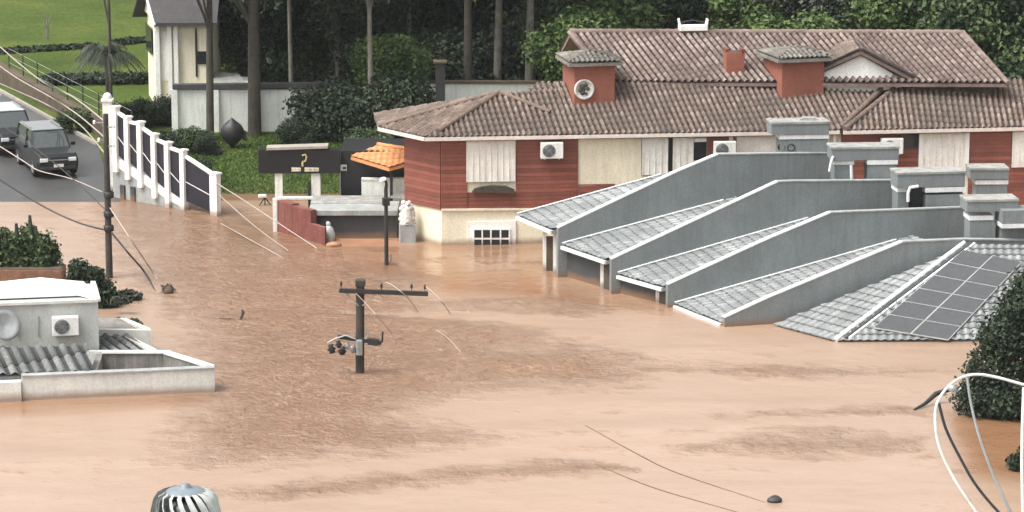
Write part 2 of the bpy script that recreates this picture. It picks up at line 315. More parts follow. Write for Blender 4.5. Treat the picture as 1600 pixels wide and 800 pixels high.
chop = poly_field(X, Y, [(225,430),(180,320),(345,330),(430,372),(520,395),(620,420),(640,470),(780,500),(830,525),(815,545),(900,545),(965,570),(960,598),(760,603),(640,625),(570,655),(700,680),(640,695),(330,718),(300,690),(320,640),(330,560),(290,480)], 2.0)
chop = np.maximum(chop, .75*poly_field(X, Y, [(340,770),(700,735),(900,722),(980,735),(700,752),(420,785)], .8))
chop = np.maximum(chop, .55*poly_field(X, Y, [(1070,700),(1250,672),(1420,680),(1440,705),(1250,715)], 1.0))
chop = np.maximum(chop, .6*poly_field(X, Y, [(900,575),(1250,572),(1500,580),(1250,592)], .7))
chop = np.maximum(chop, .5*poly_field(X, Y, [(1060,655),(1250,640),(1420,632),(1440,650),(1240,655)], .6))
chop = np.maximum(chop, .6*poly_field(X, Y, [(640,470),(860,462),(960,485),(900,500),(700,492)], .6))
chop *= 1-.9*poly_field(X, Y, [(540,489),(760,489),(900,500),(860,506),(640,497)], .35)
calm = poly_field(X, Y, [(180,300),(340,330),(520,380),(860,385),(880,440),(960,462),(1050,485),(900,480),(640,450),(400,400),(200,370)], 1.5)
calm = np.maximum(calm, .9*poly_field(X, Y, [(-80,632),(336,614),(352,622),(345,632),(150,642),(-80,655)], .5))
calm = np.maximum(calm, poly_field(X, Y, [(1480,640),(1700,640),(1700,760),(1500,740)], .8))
me = bpy.data.meshes.new('flood_water'); nx = len(xs)
fs = [(j*nx+i, j*nx+i+1, (j+1)*nx+i+1, (j+1)*nx+i) for j in range(len(yy)-1) for i in range(nx-1)]
me.from_pydata(list(zip(X.ravel().tolist(), Y.ravel().tolist(), [0.0]*X.size)), [], fs)
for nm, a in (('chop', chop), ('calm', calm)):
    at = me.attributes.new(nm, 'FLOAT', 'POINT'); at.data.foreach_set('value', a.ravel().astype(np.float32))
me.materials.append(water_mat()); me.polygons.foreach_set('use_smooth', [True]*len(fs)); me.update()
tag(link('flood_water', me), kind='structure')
# muddy bank in front of the low shed
c = W(560,386); mb = MB(); pts = [W(x, y, .0) for x, y in ((486,383),(520,388),(600,387),(655,387),(660,378),(600,371),(480,371))]
mb.add([p-Vector((0,0,.05)) for p in pts]+[c+Vector((.2,.9,.12))], [(i, (i+1) % 7, 7) for i in range(7)], True); struct('mud_bank', mb, M['mud'])

# ------------------------------------------------------------------ tiled roofs
def tile_faces(poly, down, pitch, course, amp, step, flip=False):
    """real ribs and courses over a convex roof polygon; returns a bmesh in world space"""
    P = [Vector(p) for p in poly]; n = (P[1]-P[0]).cross(P[2]-P[0]).normalized(); P = [p-n*(p-P[0]).dot(n) for p in P]
    if n.z < 0: n = -n
    v = Vector(down); v = (v - n*v.dot(n)).normalized(); u = v.cross(n).normalized(); o = P[0]
    us = [(p-o).dot(u) for p in P]; vs_ = [(p-o).dot(v) for p in P]
    bm = bmesh.new(); uvl = bm.loops.layers.uv.new('UVMap'); SUB = 8
    i0, i1 = int(min(us)/pitch)-2, int(max(us)/pitch)+2; j0, j1 = int(min(vs_)/course)-2, int(max(vs_)/course)+2
    rr = random.Random(len(P)*31+int(abs(o.x)*10))
    prof = [amp*x for x in (1.0,.93,.62,.05,-.12,-.12,.05,.62)]
    for j in range(j0, j1):
        rows = []
        for vv, hh in ((j*course, 0.0), ((j+1)*course, step)):
            row = []
            for i in range(i0, i1):
                for k in range(SUB):
                    row.append(bm.verts.new(o + u*((i+k/SUB)*pitch) + v*vv + n*(prof[k]+hh+.03)))
            rows.append(row)
        for q in range(len(rows[0])-1):
            f = bm.faces.new((rows[0][q], rows[0][q+1], rows[1][q+1], rows[1][q])); f.smooth = True
            for lp in f.loops: lp[uvl].uv = (2*((q+2)//SUB+i0)+(1 if q % SUB in (3,4,5) else 0)+.5, j+.5)
        if step > .002:   # the butt edge of the course
            nx_ = [bm.verts.new(w_.co - n*step) for w_ in rows[1]]
            for q in range(len(nx_)-1):
                f = bm.faces.new((rows[1][q], rows[1][q+1], nx_[q+1], nx_[q]))
                for lp in f.loops: lp[uvl].uv = (2*((q+2)//SUB+i0)+(1 if q % SUB in (3,4,5) else 0)+.5, j+.5)
    cen = sum(P, Vector())/len(P)
    for a, b in zip(P, P[1:]+P[:1]):
        en = (b-a).cross(n).normalized()
        if en.dot(cen-a) > 0: en = -en
        bmesh.ops.bisect_plane(bm, geom=bm.verts[:]+bm.edges[:]+bm.faces[:], plane_co=a, plane_no=en, clear_outer=True)
    # solid deck under the tiles
    dn = n*.03; top = [bm.verts.new(p-dn) for p in P]; bot = [bm.verts.new(p-dn-Vector((0,0,.12))) for p in P]
    bm.faces.new(top); bm.faces.new(bot[::-1])
    for i in range(len(P)): bm.faces.new((top[i], bot[i], bot[(i+1) % len(P)], top[(i+1) % len(P)]))
    return bm
def tile_roof(name, faces, m, parent, pitch=.225, course=.4, amp=.08, step=.012):
    o = vec0(parent); me = bpy.data.meshes.new(name); out = bmesh.new()
    for poly, down in faces:
        b = tile_faces(poly, down, pitch, course, amp, step); tmp = bpy.data.meshes.new('t'); b.to_mesh(tmp); b.free(); out.from_mesh(tmp); bpy.data.meshes.remove(tmp)
    bmesh.ops.translate(out, verts=out.verts, vec=-o); out.normal_update(); out.to_mesh(me); out.free(); me.materials.append(m)
    return link(name, me, parent)
def ridge_caps(name, a, b, m, parent, r=.11):
    a, b = Vector(a), Vector(b); L = (b-a).length; k = max(2, int(L/.38)); mb = MB()
    for i in range(k):
        p, q = a.lerp(b, i/k), a.lerp(b, (i+1.12)/k); mb.tube([p, q], [r*1.12, r*.9], 8)
    return mb.build(name, m, parent)

# ------------------------------------------------------------------ small builders used by several things
def ac_unit(p, wpx, rz, label, wdt=.85, group='outdoor air conditioner units'):
    h, d = wdt*.72, .32; t = thing('air_conditioner', p, label, 'air conditioner', group)
    e = Matrix.Rotation(rz, 3, 'Z'); q = lambda x, y, z: Vector(p)+e @ Vector((x, y, z))
    MB().box(q(0,0,h/2), (wdt, d, h), rz).build('casing', M['acbody'], t, .02)
    mb = MB(); mb.lathe(q(-wdt*.14, -d/2-.012, h/2), [(0,0),(h*.4,0),(h*.4,-.015)], 24, e @ Vector((0,-1,0))); mb.build('fan_opening', M['grille'], t)
    mb = MB()
    for k in range(1, 5): mb.lathe(q(-wdt*.14, -d/2-.02, h/2), [(h*.09*k-.006,0),(h*.09*k-.006,.012),(h*.09*k+.006,.012),(h*.09*k+.006,0)], 24, e @ Vector((0,-1,0)))
    for k in range(4):
        a = k*math.pi/4; c_, s_ = math.cos(a)*h*.39, math.sin(a)*h*.39
        mb.beam(q(-wdt*.14-c_, -d/2-.02, h/2-s_), q(-wdt*.14+c_, -d/2-.02, h/2+s_), .01, .01)
    mb.build('fan_guard', M['greymetal'], t)
    mb = MB()
    for s_ in (-1, 1): mb.beam(q(s_*wdt*.32, d*.9, -.03), q(s_*wdt*.32, -d/2, -.03), .04, .04)
    mb.build('bracket', M['greymetal'], t)
    return t

def leaves(blobs, n, size, seed, shell=.45, droop=.3):
    """many small bent leaf faces spread through ellipsoid blobs (x,y,z,rx,ry,rz)"""
    rg = np.random.default_rng(seed); vol = np.array([b[3]*b[4]*b[5] for b in blobs])**.75; idx = rg.choice(len(blobs), n, p=vol/vol.sum())
    B = np.array(blobs)[idx]; d = rg.normal(size=(n,3)); d /= np.linalg.norm(d, axis=1)[:,None]
    r = 1-shell*rg.random(n)**1.6; r *= 1+.16*rg.normal(size=n); C = B[:,:3]+d*B[:,3:]*r[:,None]
    nrm = d*.55+rg.normal(size=(n,3))*.6+np.array([0,0,.45]); nrm /= np.linalg.norm(nrm, axis=1)[:,None]
    t = rg.normal(size=(n,3)); t[:,2] -= droop; t -= nrm*(t*nrm).sum(1)[:,None]; t /= np.linalg.norm(t, axis=1)[:,None]; b = np.cross(nrm, t)
    s = size*(.55+.9*rg.random(n))[:,None]; k = s*.36
    v = np.stack([C-t*s*.5, C+b*k+nrm*k*.2, C+t*s*.5-nrm*s*.15, C-b*k+nrm*k*.2], 1).reshape(-1,3)
    return v, np.arange(4*n).reshape(-1,4)
def leaf_mesh(name, blobs, n, size, seed, m, **kw):
    v, f = leaves(blobs, n, size, seed, **kw); me = bpy.data.meshes.new(name); me.from_pydata(v.tolist(), [], f.tolist()); me.materials.append(m); me.update(); return me
def clumps(n, rx, ry, z0, z1, r, seed):
    q = random.Random(seed); out = []
    for _ in range(n):
        a = q.random()*2*math.pi; d = q.random()**.5; z = z0+(z1-z0)*q.random(); s = r*(.6+.8*q.random())
        out.append((math.cos(a)*d*rx, math.sin(a)*d*ry, z, s*1.1, s*1.1, s*.85))
    return out
def limbs(mb, h, r, q, blobs, n=6):
    top = Vector((q.uniform(-.2,.2), q.uniform(-.2,.2), h)); mid = Vector((q.uniform(-.15,.15), q.uniform(-.15,.15), h*.5))
    mb.tube([(0,0,-.5), mid*.5, mid, top], [r*1.15, r, r*.8, r*.35], 10)
    for b in q.sample(blobs, min(n, len(blobs))):
        e = Vector(b[:3]); s = Vector((mid.x, mid.y, max(.6, e.z*.55))); mb.tube([s, s.lerp(e, .5)+Vector((0,0,.15)), e], [r*.4, r*.28, r*.1], 6)

# ================================================================== RED HOUSE
E0, E1 = None, None
P0 = W(690,383.5)                                   # foot of the front wall where the chamfer starts
ze = D(690,217,P0.y-.55).z                          # eave height
A1, A2, A0 = W(664,216,ze), W(1312,205,ze), W(592,200,ze)
ed = (A2-A1).normalized(); en = Vector((ed.y, -ed.x, 0))      # along the front, and outwards
hp = lambda x, y, off=0.0: V(x, y, P0+en*off, ed)    # photo pixel on the front wall
house = thing('red_house', P0, 'long red timber house with cream base and weathered clay tile roofs', 'house')
zb = hp(700,327).z
cA = W(634,315,zb); cA.z = 0; cd = (cA-P0).normalized(); cn = Vector((cd.y, -cd.x, 0))
if cn.y > 0: cn = -cn
R1 = hp(1660,300); R1.z = 0
def wall_strip(pts, z0, z1, th, inward):
    mb = MB()
    a = [Vector((p.x, p.y, z0)) for p in pts]; b = [p+i*th for p, i in zip(a, inward)]
    return mb.prism(a+b[::-1], (0,0,z1-z0))
back = Vector((-en.x, -en.y, 0))
bk = [cA+back*2.2+ed*.4, R1+back*5]
mb = MB().prism([Vector((p.x,p.y,-2)) for p in (cA, P0, R1, bk[1], bk[0])], (0,0,2+ze-.02)); mb.build('wall', M['cream'], house)
zt = ze-.03
def panel(name, x0, x1, y0, y1, m, pr=.06, parent=house, zlo=None, zhi=None):
    a, b = hp(x0,y1), hp(x1,y1); z0 = zlo if zlo is not None else a.z; z1 = zhi if zhi is not None else hp(x0,y0).z
    mb = MB().prism([Vector((a.x,a.y,z0)), Vector((b.x,b.y,z0)), Vector((b.x,b.y,z1)), Vector((a.x,a.y,z1))], en*pr); return mb.build(name, m, parent)
# timber cladding: chamfer and the front
mb = MB().prism([Vector((cA.x,cA.y,zb))+cn*.002, Vector((P0.x,P0.y,zb))+cn*.002, Vector((P0.x,P0.y,zt))+cn*.002, Vector((cA.x,cA.y,zt))+cn*.002], cn*.06); mb.build('timber_cladding', M['timber'], house)
panel('timber_cladding', 688.5, 729, 0, 0, M['timber'], .062, zlo=zb, zhi=zt)
panel('timber_cladding', 806, 904, 0, 0, M['timber'], .062, zlo=zb, zhi=zt)
panel('timber_cladding', 729, 806, 0, 0, M['timber'], .03, zlo=zb, zhi=hp(760,300).z)
panel('timber_cladding', 904, 960, 288, 330, M['timber'], .058)
panel('timber_cladding', 1104, 1150, 200, 270, M['timber'], .05, zhi=zt)
panel('timber_cladding', 1312, 1437, 205, 330, M['timber'], .05, zhi=zt)
panel('timber_cladding', 1511, 1577, 205, 330, M['timber'], .06, zhi=zt)
panel('timber_cladding', 1577, 1660, 262, 330, M['timber'], .045)
# upper windows behind their roller blinds and shutters
def blind(x0, x1, y0, y1, m='dirtywhite', glass=True):
    f = panel('window', x0-1, x1+1, y0, y1, M['dark'], .04, zhi=zt)
    b = panel('shutter', x0, x1, y0, y1-1, M[m], .11, parent=f, zhi=zt-.02)
    mb = MB(); a, c = hp(x0,y1,.0), hp(x1,y1,.0); n_ = max(2, int((c-a).length/.22))
    for i in range(n_+1):
        q = a.lerp(c, i/n_)+en*.125; mb.box((q.x,q.y,(a.z+zt)/2), (.035,.03,zt-a.z-.06), math.atan2(ed.y, ed.x))
    mb.build('shutter_rib', M[m], f); return f
blind(729, 804, 217, 285); blind(1003, 1042, 214, 274); blind(1051, 1081, 213, 270); blind(1441, 1506, 205, 268); blind(1580, 1640, 204, 262)
for x in (1437, 1509): panel('shutter_rail', x-3, x+3, 205, 270, M['white'], .14, zhi=zt)
for x in (1080, 1141): panel('shutter_rail', x-3, x+3, 205, 268, M['dirtywhite'], .1, zhi=zt)
panel('timber_cladding', 1043, 1050, 213, 285, M['dark'], .02, zhi=zt)  # dark strip drawn for the gap between the shutters
f = panel('window', 1083, 1103, 222, 250, M['glass'], .07); 
MB().beam(hp(1085,219,.1), hp(1103,218,.1), .1, .14).build('window_head', M['white'], f)
panel('stained_panel', 1145, 1215, 208, 270, M['dirtywhite'], .04, zhi=zt)
f = panel('window', 1402, 1434, 207, 232, M['glass'], .07)
# sagging flower box under the big blind
mb = MB(); mb.prism([hp(737,299,.03), hp(803,301,.03), hp(803,295,.03), hp(790,290,.03), hp(768,289,.03), hp(752,291,.03), hp(741,294,.03)], en*.2); mb.build('flower_box', M['bark'], house)
mb = MB(); mb.prism([hp(905,306,.06), hp(945,306,.06), hp(940,294,.06), hp(925,288,.06), hp(905,290,.06)], en*.2); mb.build('flower_box', M['timber'], house)
# half-drowned ground floor window
f = panel('window', 730, 806, 346, 384, M['white'], .07, zlo=-1.2)
g = panel('window_recess', 740, 796, 358, 384, M['glass'], .075, parent=f, zlo=-1.0)
mb = MB()
for x in (740, 753.5, 767, 782, 796): mb.beam(Vector((hp(x,370,.1).x, hp(x,370,.1).y, -1)), Vector((hp(x,370,.1).x, hp(x,370,.1).y, hp(x,357.5).z)), .06 if x != 767 else .09, .05, up=ed)
for y in (358, 373): mb.beam(hp(739,y,.1), hp(797,y,.1), .05, .06)
mb.build('window_bars', M['white'], f)
mb = MB(); mb.beam(hp(690,327.5,.04), hp(905,326,.04), .1, .08); mb.build('ledge', M['cream'], house)
# gutters
mb = MB(); A1b = A1
for a, b in ((A0, A1), (A1, A2)): mb.beam(a-Vector((0,0,.04)), b-Vector((0,0,.04)), .12, .13)
A3 = W(1318,205.5,ze); A4 = W(1680,198,ze); mb.beam(A3-Vector((0,0,.04)), A4-Vector((0,0,.04)), .12, .13)
mb.build('gutter', M['pinktrim'], house)
mb = MB(); mb.prism([A0-Vector((0,0,.12)), A1-Vector((0,0,.12)), A2-Vector((0,0,.12)), A2+back*1.0-Vector((0,0,.12)), A1+back*1.0-Vector((0,0,.12)), A0+back*1.2-Vector((0,0,.12))], (0,0,.03)); mb.build('soffit', M['dirtywhite'], house)
mb = MB()
for x in (1304, 1292): q = hp(x,230,.1); mb.tube([(q.x,q.y,-1.5), (q.x,q.y,zt)], .07)
mb.build('downpipe', M['white'], house)
# roofs
ap = D(780,147,A1.y+3.0)
zr = ap.z
dn = en.copy(); dn.z = -.36
q1, q2 = W(882,212.3,ze), V(882,148,ap,ed); q2 = PL(882,140,A1,(A2-A1).cross(ap-A1))
up_ = (A2-A1).cross(ap-A1)
mtop = lambda x, y: PL(x, y, A1, up_)
dch = cn.copy(); dch.z = -.4
lb = A0 + back*3.2
tile_roof('roof', [([A0, A1, ap], Vector((-.62,-.75,-.35))), ([A1, q1, q2, ap], dn+ed*.1), ([lb, A0, ap], Vector((-1,.1,-.4)))], M['tileR'], house)
t1, t2 = mtop(905,128.5), mtop(1402,128)
tile_roof('roof', [([W(876,212.4,ze), A2, mtop(1368,143), mtop(1310,128), mtop(868,130)], dn+ed*.12)], M['tileR'], house)
wtop = V(1404,134,mtop(1404,134),ed)
tile_roof('roof', [([W(1318,205.5,ze), A4, PL(1680,126,A3,up_), PL(1412,126,A3,up_)], dn-ed*.1)], M['tileR'], house, pitch=.23)
rc = ridge_caps('ridge', A3+Vector((.05,0,.1)), PL(1408,134,A3,up_)+Vector((0,0,.1)), M['tileR'], house)
ridge_caps('ridge', W(1314,199,ze+.12), PL(1380,140,A3,up_)+Vector((0,0,.08)), M['tileR'], house)
ridge_caps('ridge', A1+Vector((.5,.3,.22)), ap+Vector((0,0,.08)), M['tileR'], house)
ridge_caps('ridge', A0+Vector((0,0,.1)), ap+Vector((-.02,.05,.08)), M['tileR'], house, .09)
ridge_caps('ridge', ap+Vector((0,0,.08)), mtop(858,178)+Vector((0,0,.1)), M['tileR'], house, .09)
# little hip behind the octagonal end
h1 = D(812,152,ap.y+.6); h2 = D(880,131,ap.y+1.5); h3 = D(885,152,ap.y+.2); h4 = D(842,134,ap.y+1.8)
tile_roof('roof', [([h1, h3, h2, h4], Vector((.2,-1,-.4)))], M['tileR'], house)
# upper roof
L1 = D(953,130,mtop(953,130).y+.05); L2 = W(1574,132,L1.z); L1.z += .04; L2.z += .04
U1 = D(890,52,L1.y+4.2); U2 = PL(1506,38,U1,(L2-L1).cross(Vector((0,0,1)))); U2.z = U1.z
tile_roof('roof', [([L1, L2, U2, U1], (L2-U2)*.5+(L1-U1)*.5)], M['tileRR'], house, pitch=.255, amp=.095)
ridge_caps('ridge', U1+Vector((0,0,.06)), U2+Vector((0,0,.06)), M['tileRR'], house, .13)
ridge_caps('ridge', U2+Vector((0,0,.04)), L2+Vector((0,0,.04)), M['tileRR'], house, .1)
ridge_caps('ridge', U1+Vector((0,0,.04)), L1+Vector((0,0,.04)), M['tileRR'], house, .1)
tile_roof('roof', [([U1, U2, U2+back*4.2-Vector((0,0,1.6)), U1+back*4.2-Vector((0,0,1.6))], back-Vector((0,0,.35)))], M['tileRR'], house, pitch=.3)
# upper storey mass under it
mb = MB().prism([Vector((p.x,p.y,ze-.5)) for p in (L1+back*.5, L2+back*.5-ed*.4, L2+back*6-ed*.4, L1+back*6)], (0,0,L1.z-ze+.3)); mb.build('upper_wall', M['bark'], house)
# dormer gable
gy = mtop(1345,140).y
gw = [D(1288,143,gy-.2), D(1372,143,gy-.2), D(1424,133,gy-.1), D(1345,85,gy-.15), D(1288,108,gy-.2)]
MB().prism(gw, (0,.25,0)).build('gable_wall', M['white'], house)
mb = MB()
for a, b in (((1345,80),(1444,132)), ((1345,80),(1284,108))): mb.beam(D(a[0],a[1],gy-.25), D(b[0],b[1],gy-.25), .3, .13, up=(0,-1,.2))
mb.build('barge_board', M['slate'], house)
gp, gl, gr = D(1345,79,gy-.4), D(1280,108,gy-.4), D(1446,132,gy-.4); bkv = Vector((0,3.2,0))
tile_roof('roof', [([gl, gp, gp+bkv, gl+bkv], gl-gp), ([gp, gr, gr+bkv, gp+bkv], gr-gp)], M['tileR'], house, amp=.05)
# plastered chimney towers
def chimney(xf0, xf1, xl, ytop, ybot, rz, dep, Yc, capx, capy, nm='chimney'):
    fl, fr_ = D(xf0,ybot,Yc), D(xf1,ybot,Yc); fw = (fr_-fl).length/math.cos(rz); zt_ = D(xf0,ytop,Yc).z
    m = Matrix.Rotation(rz, 3, 'Z'); cx = fl + m @ Vector((fw/2, dep/2, 0)); z0 = fl.z-1.2
    c = MB().box((cx.x,cx.y,(z0+zt_)/2), (fw,dep,zt_-z0), rz).build(nm, M['redplaster'], house, .02)
    cz = D(xf0,capy,Yc).z
    cw, cdp = fw+.5, dep+.5; q = lambda x, y, z: Vector((cx.x,cx.y,z))+m @ Vector((x*cw/2,y*cdp/2,0))
    MB().box((cx.x,cx.y,zt_+.04), (cw-.1,cdp-.1,.1), rz).build('cap_slab', M['capstone'], c)
    apx = Vector((cx.x,cx.y,zt_+.12+(cz-zt_)*.75)); k = [q(-1,-1,zt_+.12), q(1,-1,zt_+.12), q(1,1,zt_+.12), q(-1,1,zt_+.12)]
    tile_roof('cap_tiles', [([k[i], k[(i+1) % 4], apx], ((k[i]+k[(i+1) % 4])/2-apx)) for i in range(4)], M['tileM'], c, pitch=.2, course=.35, amp=.06)
    return c, fl, fr_, cx, fw, m
yc1 = mtop(925,168).y
c1, fl, fr_, cx, fw, m1 = chimney(897, 961, 874, 102, 166, R(12), 2.0, yc1, 0, 88)
# round relief plaque on its front
pc = Vector((cx.x,cx.y,0))+m1 @ Vector((-.42,-1.0-.02,0)); pc.z = D(912,140,yc1).z; ax = m1 @ Vector((0,-1,0)); rx = m1 @ Vector((1,0,0))
pq = MB().lathe(pc, [(.0,.03),(.3,.03),(.32,.07),(.37,.08),(.4,.05),(.4,0)], 32, ax).build('plaque', M['stone'], c1)
mb = MB(); Z = Vector((0,0,1))
for a, b, r in ((-.1,.12,.1),(.06,.16,.08),(-.16,-.02,.09),(.15,.02,.08),(-.06,-.12,.11),(.08,-.16,.06),(.0,.02,.07)):
    mb.lathe(pc+ax*.03+rx*a+Z*b, [(0,.06),(r*.6,.05),(r,.0)], 12, ax)
mb.build('relief', M['bark'], pq)
chimney(1221, 1289, 1184, 96, 158, R(16), 2.0, mtop(1255,158).y, 0, 82)
c3 = MB(); q = D(1147,122,L1.y+.55); zt3 = D(1147,82,q.y).z; c3.box((q.x,q.y+.3,(q.z-.4+zt3)/2), (.74,.6,zt3-q.z+.4), R(8)); c3 = c3.build('chimney', M['redplaster'], house, .02)
mb = MB()
for s_ in (-1, 1): mb.box((q.x+s_*.31, q.y+.28, zt3+.06), (.14,.55,.14), R(8))
mb.build('flue_rim', M['redbrick'], c3)
MB().box((q.x,q.y+.3,zt3+.005), (.5,.5,.02), R(8)).build('flue', M['dark'], c3)
# pale water tank cradle on the ridge
tz = U1.lerp(U2, (1083-890)/(1506-890)); tk = thing('roof_tank', tz+Vector((0,0,.1)), 'white tray shaped fitting sitting on the upper ridge of the tile roof', 'roof fitting')
b = tz+Vector((0,0,.16)); MB().box(b+Vector((0,0,.08)), (1.15,.5,.22), .1).build('tray', M['white'], tk, .03)
for s_ in (-1, 1): MB().prism([b+Vector((s_*.58,-.2,.15)), b+Vector((s_*.48,-.2,.15)), b+Vector((s_*.54,-.2,.45)), b+Vector((s_*.62,-.2,.42))], (0,.4,0)).build('horn', M['white'], tk)
mb = MB(); mb.tube([b+Vector((-.45,.05,.3)), b+Vector((0,.05,.38)), b+Vector((.45,.05,.3))], .02); mb.build('wire', M['black'], tk)
hrz = math.atan2(ed.y, ed.x)
def house_ac(x, y, w_, label): 
    p = hp(x, y, .06+.2+.05); return ac_unit(p, 0, hrz, label, w_)
house_ac(862, 247, .86, 'white air conditioner on the red timber wall right of the white blind')
house_ac(1132, 245, .85, 'white air conditioner on red house just above the grey sloping wall top')
house_ac(1393, 240, .85, 'white air conditioner on the red house half hidden behind a grey chimney stack')

# ================================================================== GREY STEPPED TOWNHOUSES
gx = Vector((math.cos(R(16)), math.sin(R(16)), 0)); gn = Vector((gx.y, -gx.x, 0))
C = [None, W(872,433.5), W(955,459.5), W(1043,481), W(1132,511)]
C[0] = C[1]*2 - C[2]
specs = {  # wall outline above the water (photo pixels), then roof: eave far, eave near, upper far
 1: dict(wall=[(869,357),(1060,268),(1122,242),(1300,240)], roof=[(808,341),(865,358),(1032,276)], n='tallest and farthest'),
 2: dict(wall=[(951,406),(1215,285),(1240,284),(1505,282)], roof=[(878,385),(950,408),(1130,316)], n='second farthest'),
 3: dict(wall=[(1036,446),(1200,374),(1298,333),(1508,325)], roof=[(965,430),(1038,451),(1262,344)], n='third'),
 4: dict(wall=[(1132,497),(1200,466),(1410,379),(1506,375),(1640,377)], roof=[(1054,479),(1130,505),(1400,378)], n='nearest and lowest'),
}
units = {}
for i, sp in specs.items():
    lab = {1:'grey townhouse farthest up the row with the highest sloping wall', 2:'grey townhouse second from the far end with a white post below its eave',
           3:'grey townhouse third from the far end between two sloping walls', 4:'grey townhouse with roof edge touching the water beside the solar roof'}[i]
    u = thing('townhouse', C[i], lab, 'house', 'grey stepped townhouses'); units[i] = u
    hv = lambda x, y, k=i: V(x, y, C[k], gx)
    top = [hv(*q) for q in sp['wall']]; foot = [Vector((top[-1].x, top[-1].y, -2)), Vector((C[i].x, C[i].y, -2))]
    top[0] = Vector((C[i].x, C[i].y, top[0].z))
    MB().prism(foot[1:]+foot[:1]+top[::-1], -gn*.22).build('party_wall', M['grey'], u)
    k = {1: 3, 2: 2, 3: 3, 4: 3}[i]; cop = MB()
    for a, b in zip(top[:k], top[1:k]): cop.beam(a-gn*.11+Vector((0,0,.02)), b-gn*.11+Vector((0,0,.02)), .24, .045)
    cop.build('coping', M['trim'], u)
    cop = MB()
    for a, b in zip(top[k-1:], top[k:]): cop.beam(a-gn*.11+Vector((0,0,.02)), b-gn*.11+Vector((0,0,.02)), .26, .045)
    cop.build('coping', M['greylight'], u)
    # roof of the unit, far edge on the neighbour's wall plane
    ef, en_, kf = (V(*sp['roof'][0], C[i-1], gx), V(*sp['roof'][1], C[i], gx), V(*sp['roof'][2], C[i-1], gx))
    zz = (ef.z+en_.z)/2; ef.z = zz; en_.z = zz
    en2 = en_-gn*.24; sl = (kf-ef); ext = 1.08
    poly = [ef, en2, en2+sl*ext, ef+sl*ext]
    tile_roof('roof', [(poly, -sl)], M['tileG'], u, pitch=.3, course=.36, amp=.03, step=.045)
    mb = MB(); mb.tube([ef+gn*.03+Vector((0,0,.1)), kf+gn*.03+Vector((0,0,.1))], .035, 6); mb.build('flashing', M['trim'], u)
    mb = MB(); mb.beam(ef-Vector((0,0,.07)), en2-Vector((0,0,.07)), .13, .12); mb.build('gutter', M['trim'], u)
    # facade under the eave, set back
    fa, fb = C[i-1]+gx*.35, C[i]+gx*.35-gn*.22
    if i > 1:
        MB().prism([Vector((fa.x,fa.y,-2)), Vector((fb.x,fb.y,-2)), Vector((fb.x,fb.y,zz-.15)), Vector((fa.x,fa.y,zz-.15))], gx*.2).build('facade', M['greydark'], u)
    if i in (2, 3):
        mb = MB(); q = fa.lerp(fb, .74)-gx*.12; mb.box((q.x,q.y,zz/2-1), (.12,.12,zz+1.8)); mb.build('porch_post', M['white'], u)
        q2 = fa.lerp(fb, .86)-gx*.04; mb = MB(); mb.box((q2.x,q2.y,zz/2-.6), (.1,.7,zz+.8), math.atan2(fb.y-fa.y, fb.x-fa.x)-math.pi/2); mb.build('door', M['bark'], u)
# porch of the farthest unit: two white posts and a lintel
u = units[1]
for x, y in ((851,421), (867,428)):
    q = W(x, y); mb = MB().box((q.x,q.y,.0), (.13,.13,3.1)); zq = D(x,364,q.y).z
    mb = MB().prism([(q.x-.07,q.y-.07,-2),(q.x+.07,q.y-.07,-2),(q.x+.07,q.y+.07,-2),(q.x-.07,q.y+.07,-2)], (0,0,2+zq)); mb.build('porch_post', M['white'], u)
q = W(859,424); MB().box((q.x+.05,q.y+.12,-.3), (.36,.08,3.2)).build('porch_screen', M['earth'], u)
# chimney stacks with twin flues, white bands and a slab on top
def stack(Yc, bodies, ybase, bands, cap, cap_rz, label, extra=None):
    x0, x1, yt, yb = cap; bl = D((x0+x1)/2, ybase, Yc); t = thing('chimney_stack', Vector((bl.x, Yc+.5, bl.z-.6)), label, 'chimney', 'grey chimney stacks of the townhouses')
    m = Matrix.Rotation(cap_rz, 3, 'Z')
    for bx0, bx1, by in bodies:
        a, b = D(bx0,ybase,Yc), D(bx1,ybase,Yc); wd = (b.x-a.x); zt_ = D(bx0,by,Yc).z; z0 = a.z-1.4; dp = .8
        fw_ = wd*.8; cxx = a.x+wd*.56
        s_ = MB().box((cxx,Yc+dp/2,(z0+zt_)/2), (fw_,dp,zt_-z0), cap_rz).build('shaft', M['grey'], t, .012)
        for yb0, yb1 in bands:
            zz0, zz1 = D(bx0,yb1,Yc).z, D(bx0,yb0,Yc).z
            MB().box((cxx,Yc+dp/2,(zz0+zz1)/2), (fw_+.06,dp+.06,zz1-zz0), cap_rz).build('band', M['trim'], s_)
    a, b = D(x0,yb,Yc), D(x1,yb,Yc); zt_ = D(x0,yt,Yc).z
    MB().box(((a.x+b.x)/2,Yc+.42,(a.z+zt_)/2), ((b.x-a.x)*.93,1.0,zt_-a.z), cap_rz).build('cap', M['grey'], t, .012)
    MB().box(((a.x+b.x)/2,Yc+.42,zt_+.03), ((b.x-a.x)*.95,1.06,.08), cap_rz).build('cap_slab', M['capstone'], t)
    return t
wy = lambda i, x: C[i].y + (x)*gx.y
sy = lambda i, px: V(px, 300, C[i], gx).y
t = stack(sy(1,1245)+.3, [(1201,1296,217)], 242, [(210,217)], (1199,1297,193,210), R(6), 'grey chimney stack with one wide white band and two small vents, farthest left')
for x in (1221, 1236):
    q = D(x,230,sy(1,1245)+.3); MB().lathe((q.x,q.y-.02,q.z), [(0,0),(.1,0),(.12,.06),(.15,.05),(.15,-.1)], 16, (0,-1,0)).build('vent', M['black'], t)
mb = MB(); q = D(1264,192,sy(1,1245)+.6); 
